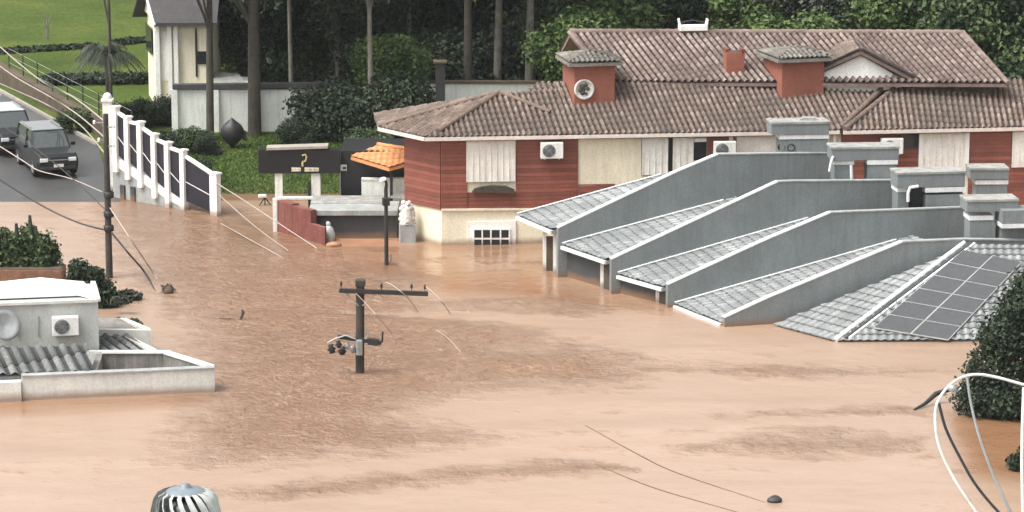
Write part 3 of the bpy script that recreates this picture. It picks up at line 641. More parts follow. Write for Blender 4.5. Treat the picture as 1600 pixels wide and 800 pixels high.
for k in range(4): mb.prism([q+Vector((-.55+k*.1,0,k*.05)), q+Vector((.55-k*.1,0,k*.05)), q+Vector((.55-k*.1,0,.05+k*.05)), q+Vector((-.55+k*.1,0,.05+k*.05))], (0,.5-.08*k,0))
mb.build('tile_heap', M['greylight'], t)
yc = sy(2,1350)+.55
t = stack(yc, [(1296,1333,257),(1345,1402,257)], 285, [(250,257)], (1293,1407,232,250), R(4), 'grey chimney stack with twin shafts and a crooked white pipe, behind second wall')
mb = MB(); mb.tube([D(1302,244,yc-.15), D(1299,252,yc-.2), D(1297,262,yc-.2), D(1296,268,yc-.2)], .05); mb.tube([D(1330,258,yc-.05), D(1331,284,yc-.05)], .06); mb.build('drain_pipe', M['trim'], t)
yc = sy(3,1450)+.55
t = stack(yc, [(1396,1418,300),(1431,1508,304)], 330, [(293,300)], (1393,1510,271,292), R(8), 'grey chimney stack with a dark slot and dangling pipe between unequal shafts')
mb = MB(); mb.tube([D(1435,291,yc-.25), D(1422,293,yc-.25), D(1419,302,yc-.25), D(1419,315,yc-.25)], .06); mb.build('drain_pipe', M['trim'], t)
MB().box(D(1424,315,yc+.45), (.7,.3,1.2)).build('slot', M['dark'], t)
stack(sy(2,1540)+1.5, [(1514,1575,288)], 316, [(281,288)], (1512,1577,265,280), R(2), 'single grey chimney stack with one white band standing before the red timber wall')
yc = sy(4,1550)+.6
t = stack(yc, [(1505,1550,345),(1546,1640,356)], 378, [(337,344)], (1504,1592,314,330), R(6), 'nearest grey chimney stack with stepped white bands above the solar panels')
q = D(1600,338,yc-.2); MB().box((q.x,q.y+.3,q.z), (1.7,1.0,.5), R(6)).build('cap', M['grey'], t); MB().box((q.x,q.y+.3,q.z-.3), (1.75,1.05,.14), R(6)).build('band', M['trim'], t)

# last roof of the row: two tiled slopes rising from the water, solar panels on the nearer one
sA = W(1305,534.5); pitch = R(27); nS = Vector((0,-math.sin(pitch), math.cos(pitch)))
sp_ = lambda x, y, off=0.0: PL(x, y, sA+nS*off, nS)
sB = sp_(1506,383); sC = sp_(1680,531); sD_ = W(1209,509); sE = sp_(1680,386)
sr = thing('solar_roof_house', sA, 'drowned house at the row end, pale grey tiled roof rising from the water', 'house')
nl = (sA-sD_).cross(sB-sD_); 
if nl.z < 0: nl = -nl
lt = PL(1490,396,sD_,nl); e2d = (sA-sD_).normalized()
tile_roof('roof', [([sA, sC, sE, sB], Vector((0,-1,-math.tan(pitch))))], M['tileG'], sr, pitch=.28, course=.33, amp=.04, step=.04)
dl = Vector((-(e2d.y), e2d.x, 0)); dl = dl if dl.x < 0 else -dl; dl.z = -.3
tile_roof('roof', [([sD_, sA, sB, lt], dl)], M['tileG'], sr, pitch=.32, course=.42, amp=.025, step=.05)
low = Vector((0,0,-1.5)); MB().prism([sA+low, sC+low, sE+low*1.2, lt+low*1.2, sD_+low], (0,0,1.2)).build('wall', M['grey'], sr)
mb = MB(); k = int((sB-sA).length/.42)
for j in range(k):
    p, q = sA.lerp(sB, j/k), sA.lerp(sB, (j+1.05)/k); mb.tube([p+Vector((0,0,.06)), q+Vector((0,0,.08))], [.1,.085], 8)
mb.build('hip_cap', M['trim'], sr)
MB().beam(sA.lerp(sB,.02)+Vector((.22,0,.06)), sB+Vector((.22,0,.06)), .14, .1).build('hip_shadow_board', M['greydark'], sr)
MB().beam(sA.lerp(sB,.02)+Vector((.38,0,.06)), sB+Vector((.38,0,.06)), .09, .08).build('flashing', M['trim'], sr)
pTL, pTR, pBR, pBL = sp_(1505,390,.16), sp_(1597,409,.16), sp_(1482,531,.16), sp_(1364,512,.16)
arr = {}
for r_ in range(6):
    for c_ in range(2):
        f = lambda a, b: pBL.lerp(pBR, a).lerp(pTL.lerp(pTR, a), b)
        a0, a1, b0, b1 = c_/2+.004, (c_+1)/2-.004, r_/6+.003, (r_+1)/6-.003
        nm = ['bottom','second','third','fourth','fifth','top'][r_]
        quad = [f(a0,b0), f(a1,b0), f(a1,b1), f(a0,b1)]; cc = sum(quad, Vector())/4
        pn = MB().prism([p-nS*.05 for p in quad], nS*.05).build('solar_panel', M['trim'], sr)
        MB().prism([p+(cc-p)*.022+nS*.002 for p in quad], nS*.006).build('cell_face', M['solar'], pn)

# ================================================================== NEAR LEFT BUILDING
nP, nQ = W(-60,630), W(336,612.5); nx_ = (nQ-nP).normalized(); nn = Vector((nx_.y,-nx_.x,0)); nb = -nn
nv = lambda x, y, off=0.0: V(x, y, nP-nn*off, nx_)
e2v = Vector((1.45,-2.75,0)).normalized()
nz = nv(336,576).z
bld = thing('flat_roof_building', nP, 'pale grey building drowned to its parapets at the left edge', 'building')
a, b = nv(34,600), nQ.copy()
MB().prism([Vector((a.x,a.y,-2)), Vector((b.x,b.y,-2)), Vector((b.x,b.y,nz)), Vector((a.x,a.y,nz))], nb*.25).build('parapet', M['nearparapet'], bld, .015)
a2 = nv(-60,600)+nn*.12; b2 = nv(33,600)+nn*.12; MB().prism([Vector((a2.x,a2.y,-2)), Vector((b2.x,b2.y,-2)), Vector((b2.x,b2.y,nz-.12)), Vector((a2.x,a2.y,nz-.12))], nb*.3).build('parapet', M['nearparapet'], bld, .015)
mb = MB(); mb.beam(Vector((a.x,a.y,nz+.02))+nb*.12, Vector((b.x,b.y,nz+.02))+nb*.12, .34, .05); mb.build('coping', M['greylight'], bld)
# right parapet running back, back parapet, sunken roof between
bk0 = W(266,552,nz); ri = [Vector((b.x,b.y,0))+nb*.25, Vector((bk0.x,bk0.y,0))]
MB().prism([Vector((p.x,p.y,-2)) for p in (ri[0], ri[1], ri[1]+Vector((-.25,0.02,0)), ri[0]+Vector((-.25,.02,0)))], (0,0,2+nz)).build('parapet', M['soot'], bld)
MB().beam(ri[0]+Vector((-.1,0,nz+.02)), ri[1]+Vector((-.1,0,nz+.02)), .3, .05).build('coping', M['nearparapet'], bld)
bk1 = W(160,552,nz)
MB().prism([Vector((p.x,p.y,-2)) for p in (bk0, bk1, bk1+nb*.22, bk0+nb*.22)], (0,0,2+nz)).build('parapet', M['soot'], bld)
MB().beam(Vector((bk0.x,bk0.y,nz+.02))+nb*.1, Vector((bk1.x,bk1.y,nz+.02))+nb*.1, .3, .05).build('coping', M['nearparapet'], bld)
lf = W(152,578,nz-.02); lb2 = W(128,545,nz)
MB().prism([Vector((p.x,p.y,-1)) for p in (lf, bk1, bk1+Vector((-.2,0,0)), lf+Vector((-.2,0,0)))], (0,0,1+nz-.03)).build('parapet', M['soot'], bld)
MB().prism([Vector((p.x,p.y,.1)) for p in (lf+nb*.1, ri[0]-nx_*.3, bk0, bk1)], (0,0,.06)).build('sunken_roof', M['soot'], bld)
# box room with the air conditioner, white canopy on top
wf = nv(155,560); boxd = W(100,547,nz+.05); by = boxd.y
bp = lambda x, y: V(x, y, boxd, nx_)
ztop = bp(154,471).z; bL, bR = bp(-70,540), bp(155,540)
MB().prism([Vector((p.x,p.y,-2)) for p in (bL, bR, bR+nb*2.8, bL+nb*2.8)], (0,0,2+ztop)).build('wall', M['nearwall'], bld, .01)
mb = MB()
for p, q in ((bL,bR),(bR,bR+nb*2.8)): mb.beam(Vector((p.x,p.y,ztop+.04)), Vector((q.x,q.y,ztop+.04)), .16, .09)
mb.build('coping', M['nearparapet'], bld)
c0 = Vector(((bL.x+bR.x)/2, (bL.y+bR.y)/2, 0))+nb*2.1
cmb = MB(); fL, fR = Vector((bL.x,bL.y,ztop+.16))+nb*.7, Vector((bR.x,bR.y,ztop+.16))+nb*.7-nx_*.55
cor = Vector((bR.x,bR.y,ztop+.1))+nb*.1; br = Vector((bR.x,bR.y,ztop+.1))+nb*2.7-nx_*.3; blk = Vector((bL.x,bL.y,ztop+.1))+nb*2.7; pk = c0+nx_*.55-nb*.4; pk.z = ztop+.5
pts = [fL, fR, cor, br, blk, pk]; cmb.add(pts, [(0,1,5),(1,2,5),(2,3,5),(3,4,5),(4,0,5)]); cmb.add([p-Vector((0,0,.1)) for p in pts[:5]]+pts[:5], [(4,3,2,1,0),(0,1,6,5),(1,2,7,6),(2,3,8,7),(3,4,9,8),(4,0,5,9)])
cmb.build('canopy', M['canopy'], bld)
# corrugated roof in front of the wall
cr = [W(-70,590,nz-.1), W(147,583,nz-.04), W(137,541,nz+.42), W(-70,547,nz+.42)]
nb2 = (cr[1]-cr[0]).cross(cr[3]-cr[0]); cr[2] = PL(138,541,cr[0],nb2)
tile_roof('corrugated_roof', [(cr, cr[1]-cr[2]+Vector((.25,0,0)))], M['tileD'], bld, pitch=.36, course=1.1, amp=.09, step=.02)
# two smaller bays beyond
for (fx0, fx1, fy0, fy1, kx, ky, m_, til) in ((140,236,515,516,196,492,'soot',False),(140,246,549,549,205,521,'soot',True)):
    zz = nz+(.12 if not til else .05)
    a, b, k = W(fx0,fy0,zz), W(fx1,fy1,zz), W(kx,ky,zz+.12); j = W(fx0,ky,zz+.12)
    mb = MB(); mb.prism([Vector((p.x,p.y,-2)) for p in (a, b, b+nb*.2, a+nb*.2)], (0,0,2+zz)); mb.prism([Vector((p.x,p.y,-2)) for p in (b+nb*.2, k, k+Vector((-.2,0,0)), b+nb*.2+Vector((-.25,0,0)))], (0,0,2+zz+.02)); mb.build('parapet', M['nearparapet'], bld)
    z2 = Vector((0,0,-.16)); pr = [a+nb*.2+z2, b+nb*.2+z2-nx_*.25, k+z2-nx_*.2, j+z2]
    nq = (pr[1]-pr[0]).cross(pr[3]-pr[0])
    if til: tile_roof('bay_roof', [([pr[0],pr[1],PL(kx,ky+5,pr[0],nq),PL(fx0,ky+5,pr[0],nq)], e2v)], M['tileD'], bld, pitch=.3, amp=.09)
    else: MB().prism(pr, (0,0,.06)).build('bay_roof', M['soot'], bld)
ac_unit(bp(102,521)+nn*.2, 0, math.atan2(nx_.y,nx_.x), 'large white air conditioner on the pale grey wall at left, near the dish', .84)
dp_ = bp(6,505); dsh = thing('satellite_dish', dp_, 'grey round satellite dish on the pale grey wall at the left edge', 'satellite dish')
dc = dp_+nn*.4; MB().lathe(dc, [(0,0),(.2,.02),(.38,.08),(.5,.15),(.5,.16),(.36,.1),(.0,.02)], 28, nn+Vector((.3,0,.45))).build('reflector', M['greymetal'], dsh)
mb = MB(); mb.tube([dp_-Vector((0,0,.5)), dp_+nn*.2-Vector((0,0,.3)), dc], .03); mb.build('arm', M['black'], dsh)
mb = MB(); mb.tube([bp(60,494)+nn*.03, bp(60,525)+nn*.03], .02); mb.tube([bp(26,500)+nn*.03, bp(27,528)+nn*.03], .02); mb.build('conduit', M['greylight'], bld)

# ================================================================== WHITE FENCE ON ITS RETAINING WALL
fB1 = D(176,246,W(180,309).y); fB2 = W(337,336); fd = Vector((fB2.x-fB1.x, fB2.y-fB1.y, 0)).normalized(); fnv = Vector((fd.y,-fd.x,0))
fence = thing('panel_fence', Vector((fB1.x,fB1.y,0)), 'stepped fence of dark panels between white posts running into the flood', 'fence')
posts = [(182.5,168,246),(201,184,258),(221,192,270),(243,211,287),(264,224,302),(288,236,317),(337,272,336)]
pp = []
for x, yt, yb in posts:
    q = V(x, yb, fB1, fd); t_ = V(x, yt, fB1, fd).z; pp.append((q, t_)); wd = .24 if x < 330 else .4
    p_ = MB().box((q.x,q.y,(q.z-.6+t_)/2), (wd,.26,t_-q.z+.6), math.atan2(fd.y,fd.x)); p_ = p_.build('post', M['white'], fence, .012)
    MB().box((q.x,q.y,t_+.03), (wd+.08,.34,.07), math.atan2(fd.y,fd.x)).build('post_cap', M['white'], p_)
for (a, ta), (b, tb) in zip(pp, pp[1:]):
    d = (b-a).normalized(); a_, b_ = a+fd*.12, b-fd*.12; zt0 = ta-.22; zt1 = tb-.12
    MB().prism([a_+Vector((0,0,.08)), b_+Vector((0,0,.08)), Vector((b_.x,b_.y,zt1)), Vector((a_.x,a_.y,zt0))], -fnv*.05).build('panel', M['navy'], fence)
    MB().beam(Vector((a.x,a.y,zt0+.05))-fnv*.02, Vector((b.x,b.y,zt1+.05))-fnv*.02, .14, .12).build('rail', M['white'], fence)
    mb = MB(); m_ = a_.lerp(b_, .5); mb.beam(a_+Vector((0,0,.9))+fnv*.04, b_+Vector((0,0,.75))+fnv*.04, .02, .025); mb.build('wire', M['dirtywhite'], fence)
q0, q1_, q6 = pp[0][0], pp[5][0], pp[6][0]
mb = MB(); mb.prism([q0-fd*.3+Vector((0,0,.1)), q1_+Vector((0,0,.08)), q1_-Vector((0,0,.3)), q0-fd*.3-Vector((0,0,.3))], -fnv*.34); mb.build('plinth', M['white'], fence)
mb = MB(); a, b = q0-fd*.3-Vector((0,0,.3))-fnv*.03, q1_-Vector((0,0,.3))-fnv*.03; mb.prism([a, b, Vector((b.x,b.y,-1)), Vector((a.x,a.y,-1))], -fnv*.3); mb.build('retaining_wall', M['greylight'], fence)
for x in (192, 208):
    q = V(x,300,fB1,fd)+fnv*.0; MB().box((q.x,q.y,.25), (.25,.1,.7), math.atan2(fd.y,fd.x)).build('drain_opening', M['greydark'], fence)
# tall gate post at the head of the fence
q = W(166,306); zt_ = D(166,158,q.y+1.2).z; gp_ = thing('gate_post', Vector((q.x,q.y+1.2,0)), 'tall white gate post behind the utility pole at the head of the fence', 'post')
MB().box((q.x,q.y+1.2,zt_/2-.2), (.38,.38,zt_+.4)).build('shaft', M['white'], gp_, .01); MB().box((q.x,q.y+1.2,zt_+.05), (.5,.5,.12)).build('cap', M['dirtywhite'], gp_, .02)
MB().lathe((q.x,q.y+1.2,zt_+.1), [(.14,0),(.2,.1),(.12,.22),(.0,.27)], 12).build('finial', M['white'], gp_)

# ================================================================== POLES
def base_top(xb, yb, xt, yt):
    b = W(xb, yb); t_ = D(xt, yt, b.y); return b, t_
b, t_ = base_top(171,434,165,178)
up1 = thing('utility_pole', b, 'thin dark utility pole standing in water left of the white fence', 'utility pole', 'utility poles in the flood')
MB().tube([b-Vector((0,0,1.5)), b.lerp(t_,.5), t_], [.135,.115,.095], 10).build('shaft', M['woodpole'], up1)
mb = MB()
for dx, z in ((-.35,-.35),(.25,-.5),(-.2,-1.0),(.22,-1.2)): mb.tube([t_+Vector((0,0,z)), t_+Vector((dx,-.12,z+.05))], .03)
mb.build('bracket', M['greymetal'], up1)
for dx, z in ((-.4,-.3),(.3,-.45),(-.25,-.95),(.27,-1.15)): MB().lathe(t_+Vector((dx,-.12,z-.06)), [(0,0),(.06,.02),(.035,.06),(.06,.09),(.03,.14),(0,.16)], 10).build('insulator', M['white'], up1)
for y in (305, 335, 357):
    q = D(170,y,b.y); MB().lathe(q-Vector((0,0,.1)), [(.16,0),(.19,.03),(.19,.2),(.16,.23)], 12).build('collar', M['black'], up1)
up1_top, up1_b = t_, b
b, t_ = base_top(561,582,563,439)
up2 = thing('utility_pole', b, 'short dark utility pole with a long crossarm standing in open flood water', 'utility pole', 'utility poles in the flood')
MB().tube([b-Vector((0,0,2)), t_], [.155,.135], 12).build('shaft', M['woodpole'], up2)
MB().box(t_-Vector((0,0,.05)), (.32,.32,.2)).build('pole_cap', M['woodpole'], up2, .02)
ca, cb = D(530,454,b.y-.15), D(669,459,b.y-.15)
MB().beam(ca, cb, .12, .14).build('crossarm', M['black'], up2)
mb = MB()
for s_, x in ((-1,538),(1,592)): mb.tube([D(x,455,b.y-.12), D(563+s_*3,478,b.y-.12)], .018, 6)
mb.build('brace', M['greymetal'], up2)
for x, y in ((533,452),(596,455),(643,456),(664,457)):
    q = D(x,y,b.y-.15); mb = MB().lathe(q, [(.012,0),(.012,.12),(.05,.13),(.03,.17),(.05,.2),(.02,.26),(0,.27)], 10); mb.build('insulator', M['black'], up2)
# lower bracket with lumps of insulators and tangled wire
la, lb_ = D(528,526,b.y-.2), D(596,536,b.y-.2)
MB().beam(la, lb_, .1, .12).build('lower_arm', M['black'], up2)
lq = random.Random(3)
for x, y, r_ in ((520,545,.16),(530,538,.13),(534,547,.14),(545,540,.12),(553,545,.13)):
    q = D(x,y,b.y-.25); MB().lathe(q-Vector((0,0,r_)), [(0,0),(r_*.7,.03),(r_*.5,r_*.6),(r_,r_*.9),(r_*.45,r_*1.4),(r_*.7,r_*1.8),(0,r_*2)], 10, (lq.uniform(-.5,.5),lq.uniform(-.5,.5),1)).build('insulator', M['greymetal' if x % 2 else 'black'], up2)
q = D(561,543,b.y-.3); MB().box(q, (.2,.2,.5), .3).build('fuse_box', M['greymetal'], up2, .03)
MB().beam(D(575,533,b.y-.25), D(592,535,b.y-.25), .22, .2).build('arrester', M['black'], up2)
mb = MB(); mb.tube([D(597,535,b.y-.25), D(598,518,b.y-.25)], .03); mb.build('insulator_rod', M['black'], up2); mb = MB(); mb.tube([D(512,536,b.y-.3), D(522,530,b.y-.3), D(540,524,b.y-.3), D(556,530,b.y-.3)], .03); mb.build('jumper_wire', M['greymetal'], up2); mb = MB(); mb.tube([D(572,512,b.y-.2), D(577,522,b.y-.2), D(570,532,b.y-.2)], .03); mb.build('jumper_wire', M['greymetal'], up2)
up2_b = b
b, t_ = base_top(604,414,603,295)
sl_ = thing('street_lamp', b, 'thin dark street lamp with a small pale curved head before the low shed', 'street lamp')
MB().tube([b-Vector((0,0,1.5)), t_, D(604,287,b.y), D(602,281,b.y-.15)], [.085,.07,.055,.05], 10).build('pole', M['black'], sl_)
q = D(600,281,b.y-.2); MB().lathe(q-Vector((.02,0,.05)), [(0,0),(.13,.02),(.15,.07),(.1,.13),(0,.15)], 12, (-.35,-.2,1)).build('lamp_head', M['white'], sl_)
mb = MB(); q = D(603,315,b.y-.1); mb.box(q, (.26,.22,.3), .3); mb.build('junction_box', M['black'], sl_, .03)
mb = MB(); mb.tube([D(606,402,b.y-.1), D(611,398,b.y-.1), D(611,408,b.y-.1), D(607,412,b.y-.1)], .02); mb.build('loose_wire', M['black'], sl_)
lamp_b = b

# ================================================================== SIGN GATE, RED WALL, LOW SHED
yg = W(440,360).y+1.6
sg = thing('sign_gate', Vector((D(465,310,yg).x, yg, 0)), 'black signboard with gold mark and pale lettering on two pale pillars', 'sign')
a, b_ = D(404,271,yg), D(531,271,yg); zt_ = D(404,234,yg).z
MB().prism([a, b_, Vector((b_.x,b_.y,zt_)), Vector((a.x,a.y,zt_))], (0,.5,0)).build('board', M['signblack'], sg, .01)
a, b_ = D(416,235,yg-.1), D(512,232,yg-.1); MB().prism([a, b_, b_+Vector((0,0,.1)), a+Vector((0,0,.1))], (0,.7,0)).build('coping', M['kerb'], sg)
for x0, x1, m_ in ((430,442,'dirtywhite'),(487,501,'dirtywhite')):
    a, b_ = D(x0,330,yg+.1), D(x1,330,yg+.1); zt2 = D(x0,271.5,yg).z
    MB().prism([Vector((a.x,a.y,-1)), Vector((b_.x,a.y,-1)), Vector((b_.x,a.y,zt2)), Vector((a.x,a.y,zt2))], (0,.3,0)).build('pillar', M[m_], sg)
q = D(486,330,yg+.05); MB().box((q.x-.06,q.y+.1,.5), (.1,.2,2.2)).build('pillar_edge', M['dark'], sg)
gf = lambda x, y: D(x, y, yg-.012)
mb = MB(); mb.tube([gf(472,243), gf(477,241.5), gf(479,245), gf(478,250), gf(476,253)], .035, 6); mb.tube([gf(473,260), gf(472.5,255), gf(474,251.5)], .04, 6); mb.build('emblem', M['gold'], sg)
strip = MB()   # two pale strips of lettering, worn past reading
for x0, x1 in ((455.5,470),(476,498)): strip.prism([gf(x0,268), gf(x1,267.6), gf(x1,262), gf(x0,261.6)], (0,-.012,0))
strip = strip.build('lettering_strip', M['cream'], sg); mb = MB(); sd = random.Random(5)
for x0, x1 in ((456,469),(477,497)):
    x = x0
    while x < x1:
        u0, u1 = sd.uniform(262.6,264.5), sd.uniform(265.2,267.2); mb.beam(gf(x,u0)-Vector((0,.016,0)), gf(x+sd.uniform(-1,1.6),u1)-Vector((0,.016,0)), .01, sd.uniform(.02,.045), up=(0,-1,0)); x += sd.uniform(1.2,2.6)
mb.build('worn_stroke', M['signblack'], strip)
sl2 = thing('door_plate', gf(536,264)+Vector((0,.2,0)), 'small pale plate on the dark garage front right of the signboard', 'sign')
q = D(537,262,yg+.4); MB().box(q, (.24,.04,.24)).build('plate', M['dirtywhite'], sl2); MB().box(q+Vector((.03,-.025,-.01)), (.12,.012,.1)).build('plate_marking', M['greydark'], sl2)
rw = thing('red_wall', W(433,362), 'dark red plastered wall with stepped lower end below the signboard', 'wall')
a, b_ = W(434,362), W(486,376); zt_ = D(434,313,a.y).z; rd = (b_-a).normalized(); rn = Vector((rd.y,-rd.x,0))
m_ = a.lerp(b_, .45)
for p, q, h_, th in ((a, m_, zt_, .34), (m_, b_, zt_-.06, .28)):
    MB().prism([Vector((p.x,p.y,-1.5)), Vector((q.x,q.y,-1.5)), Vector((q.x,q.y,h_)), Vector((p.x,p.y,h_))], -rn*th).build('wall_panel', M['redbrick'], rw, .015)
p, q = W(478,372)+rn*.1, W(508,384); z0, z1 = D(478,346,p.y).z, D(508,356,q.y).z
MB().prism([Vector((p.x,p.y,-1.5)), Vector((q.x,q.y,-1.5)), Vector((q.x,q.y,z1)), Vector((p.x,p.y,z0))], Vector((.05,.25,0))).build('low_wall', M['redbrick'], rw, .02)
MB().box((a.x-.1,a.y+.1,0), (.16,.3,zt_*2+.1)).build('end_post', M['dirtywhite'], rw)
sh = thing('low_shed', W(550,372), 'low dark fronted shed with pale slab edges beside the red wall', 'shed')
a, b_ = W(484,372), W(620,373); y0 = a.y; zr1 = D(500,336,y0).z
MB().prism([Vector((a.x,y0,-1)), Vector((b_.x,y0,-1)), Vector((b_.x,y0,zr1)), Vector((a.x,y0,zr1))], (0,2.6,0)).build('front', M['greydark'], sh)
def slab(x0, x1, yt, yb, Y, dep, m_, name='roof_slab'):
    p, q = D(x0,yb,Y), D(x1,yb,Y); z1 = D(x0,yt,Y).z; return MB().prism([p, q, Vector((q.x,Y,z1)), Vector((p.x,Y,z1))], (0,dep,0)).build(name, M[m_], sh, .01)
slab(482,621,329,337,y0-.25,2.0,'greylight'); slab(485,606,317,323,y0+1.2,1.6,'capstone'); slab(484,604,323,330,y0+1.4,1.4,'greydark','recess')
slab(434,602,308,312,y0+2.6,.2,'dirtywhite','rail')
pd = thing('stone_ornament', W(637,375), 'weathered white carved stone ornament on a grey pedestal by the shed', 'ornament')
q = W(637,375); q.y -= .35; zp = D(636,349,q.y).z
MB().box((q.x,q.y,zp/2-.3), (.62,.5,zp+.6), .1).build('pedestal', M['greylight'], pd, .03)
mb = MB(); rq = random.Random(11)
for k in range(26):
    z = zp+.05+.8*(k/26); rr = .3*(1-.45*(k/26)); aa = k*2.4; r_ = .1+.06*rq.random()
    mb.lathe((q.x+math.cos(aa)*rr*.8, q.y+math.sin(aa)*rr*.6, z), [(0,-r_),(r_*.8,-r_*.5),(r_,0),(r_*.7,r_*.6),(0,r_)], 8)
mb.lathe((q.x,q.y,zp), [(.3,0),(.28,.4),(.18,.75),(0,.88)], 10); mb.build('carving', M['stone'], pd)
aw = thing('tiled_awning', Vector((D(595,262,yg-.2).x, yg, 0)), 'small bright orange tiled awning roof over the dark garage front', 'awning')
o1, o2, o3, o4 = D(548,244,yg+.3), D(608,262,yg-1.2), D(652,251,yg-.6), D(590,228,yg+1.4)
aw_n = (o2-o1).cross(o4-o1); 
tile_roof('roof', [([o1, o2, PL(650,250,o1,aw_n), PL(640,236,o1,aw_n), o4], o2-o4+Vector((-.6,0,0)))], M['orange'], aw, pitch=.24, course=.6, amp=.022, step=.006)
ridge_caps('ridge', o4+Vector((0,0,.06)), PL(640,236,o1,aw_n)+Vector((0,0,.06)), M['orange'], aw, .09)
MB().tube([Vector((D(612,300,yg).x, yg-.3, -.5)), Vector((D(612,300,yg).x, yg-.3, D(612,268,yg).z))], .06).build('post', M['black'], aw)
gr_ = thing('garage', Vector((D(580,300,yg+.6).x, yg+.6, 0)), 'black open garage front under the orange awning', 'garage')
a, b_ = D(533,310,yg+.6), D(640,310,yg+.6); zt_ = D(533,236,yg+.6).z
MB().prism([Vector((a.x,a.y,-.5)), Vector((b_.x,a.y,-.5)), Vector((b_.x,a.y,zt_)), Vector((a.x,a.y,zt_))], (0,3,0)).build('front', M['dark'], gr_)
MB().box((a.x-.03,a.y-.05,zt_/2), (.06,.1,zt_)).build('edge_post', M['greylight'], gr_)
lw = thing('low_white_wall', D(600,306,yg), 'low grey white wall between the garage and the red timber wall', 'wall')
a, b_ = D(565,307,yg-.1), D(640,307,yg-.1); z1 = D(565,281,yg-.1).z
MB().prism([Vector((a.x,a.y,-.5)), Vector((b_.x,a.y,-.5)), Vector((b_.x,a.y,z1)), Vector((a.x,a.y,z1))], (0,.2,0)).build('panel', M['wallwhite'], lw, .01); MB().box(((a.x+b_.x)/2, a.y+.1, z1+.03), (b_.x-a.x,.28,.06)).build('coping', M['wallwhite'], lw)
ty = yg-1.0; tp = thing('canvas_shelter', D(628,312,ty), 'grey sloping canvas shelter squeezed against the red timber wall', 'shelter')
k = [D(606,310,ty-.3), D(650,315,ty-.3), D(650,296,ty+.5), D(636,297,ty+.5)]; MB().prism(k, (0,0,.05)).build('canvas', M['soot'], tp)
mb = MB(); mb.tube([k[0], Vector((k[0].x,k[0].y,-.5))], .04); mb.build('pole', M['greymetal'], tp)
# rubbish by the wall end
bg_ = thing('plastic_sack', W(514,378), 'crumpled pale grey sack leaning at the end of the red wall', 'sack')
def lump(c, rx, ry, rz, seed, n=14):
    q = random.Random(seed); bm = bmesh.new(); bmesh.ops.create_icosphere(bm, subdivisions=3, radius=1)
    ks = [(Vector((q.uniform(-1,1),q.uniform(-1,1),q.uniform(-1,1))).normalized(), q.uniform(.1,.4)) for _ in range(n)]
    for v_ in bm.verts:
        d = v_.co.normalized(); f = 1.0
        for kk, s_ in ks: f -= s_*max(0, d.dot(kk)-.65)
        v_.co = Vector((d.x*rx*f, d.y*ry*f, d.z*rz*f))+Vector(c)
    mb = MB(); mb.add([v_.co for v_ in bm.verts], [[v_.index for v_ in f.verts] for f in bm.faces], True); bm.free(); return mb
lump(W(513,378)+Vector((0,.1,.3)), .28, .25, .42, 4).build('bag_body', M['bag'], bg_)
lump(W(513,378)+Vector((0,.1,.68)), .1, .1, .12, 5, 6).build('knot', M['bag'], bg_)
tag(lump(W(521,384)+Vector((0,0,.04)), .32, .28, .12, 9).build('debris', M['mud']), 'flat brown lump of debris floating at the foot of the grey sack', 'debris')
tag(lump(W(576,369)+Vector((0,0,.12)), .18, .12, .1, 19).build('debris', M['dirtywhite']), 'small pale scrap lying against the dark shed front', 'debris')
db = thing('debris_clump', W(261,458), 'dark clump of snagged debris at the end of the drooping cable', 'debris')
lump(W(261,457)+Vector((0,0,.06)), .26, .3, .2, 12, 22).build('tangle', M['earth'], db)
mb = MB(); q = W(261,457); dq = random.Random(2)
for k in range(9): mb.tube([q+Vector((dq.uniform(-.3,.3),dq.uniform(-.3,.3),.05)), q+Vector((dq.uniform(-.2,.2),dq.uniform(-.2,.2),.3)), q+Vector((dq.uniform(-.35,.35),dq.uniform(-.3,.3),.05))], .02, 5)
mb.build('twig', M['bark'], db)
tag(lump(W(1210,784)+Vector((0,0,.06)), .22, .17, .13, 21).build('debris', M['black']), 'small black object floating alone in the near open water', 'debris')
dbr = thing('driftwood', W(378,498), 'dark bent twig sticking out of the water left of the crossarm pole', 'driftwood')
q = W(378,499); mb = MB(); mb.tube([q-Vector((.1,0,.1)), q+Vector((0,0,.12)), q+Vector((.05,0,.26)), q+Vector((.0,0,.34))], [.05,.05,.06,.03], 6); mb.build('stem', M['bark'], dbr)
mb = MB(); mb.tube([q+Vector((-.8,.1,.01)), q+Vector((-.5,0,.02)), q+Vector((-.35,.05,.01))], .02, 5); mb.build('floating_twig', M['bark'], dbr)
dbr = thing('driftwood', W(1450,640), 'dark floating branch poking out left of the foreground tree', 'driftwood')
mb = MB(); mb.tube([W(1428,641)+Vector((0,0,.02)), W(1445,636)+Vector((0,0,.1)), W(1462,630)+Vector((0,0,.3)), W(1490,630)+Vector((0,0,.5))], [.03,.06,.08,.08], 7); mb.build('branch', M['black'], dbr)
fl_ = thing('spotlight', G(415,320), 'small garden spotlight on the lawn left of the signboard pillar', 'spotlight')
q = G(414,322); MB().box(q+Vector((-.1,0,.42)), (.32,.2,.12), .2).build('lamp_box', M['white'], fl_, .02); mb = MB()
for dx in (-.25,.0,.25): mb.tube([q+Vector((0,0,.36)), q+Vector((dx,dx*.3,0))], .025, 6)
mb.build('stand', M['black'], fl_)

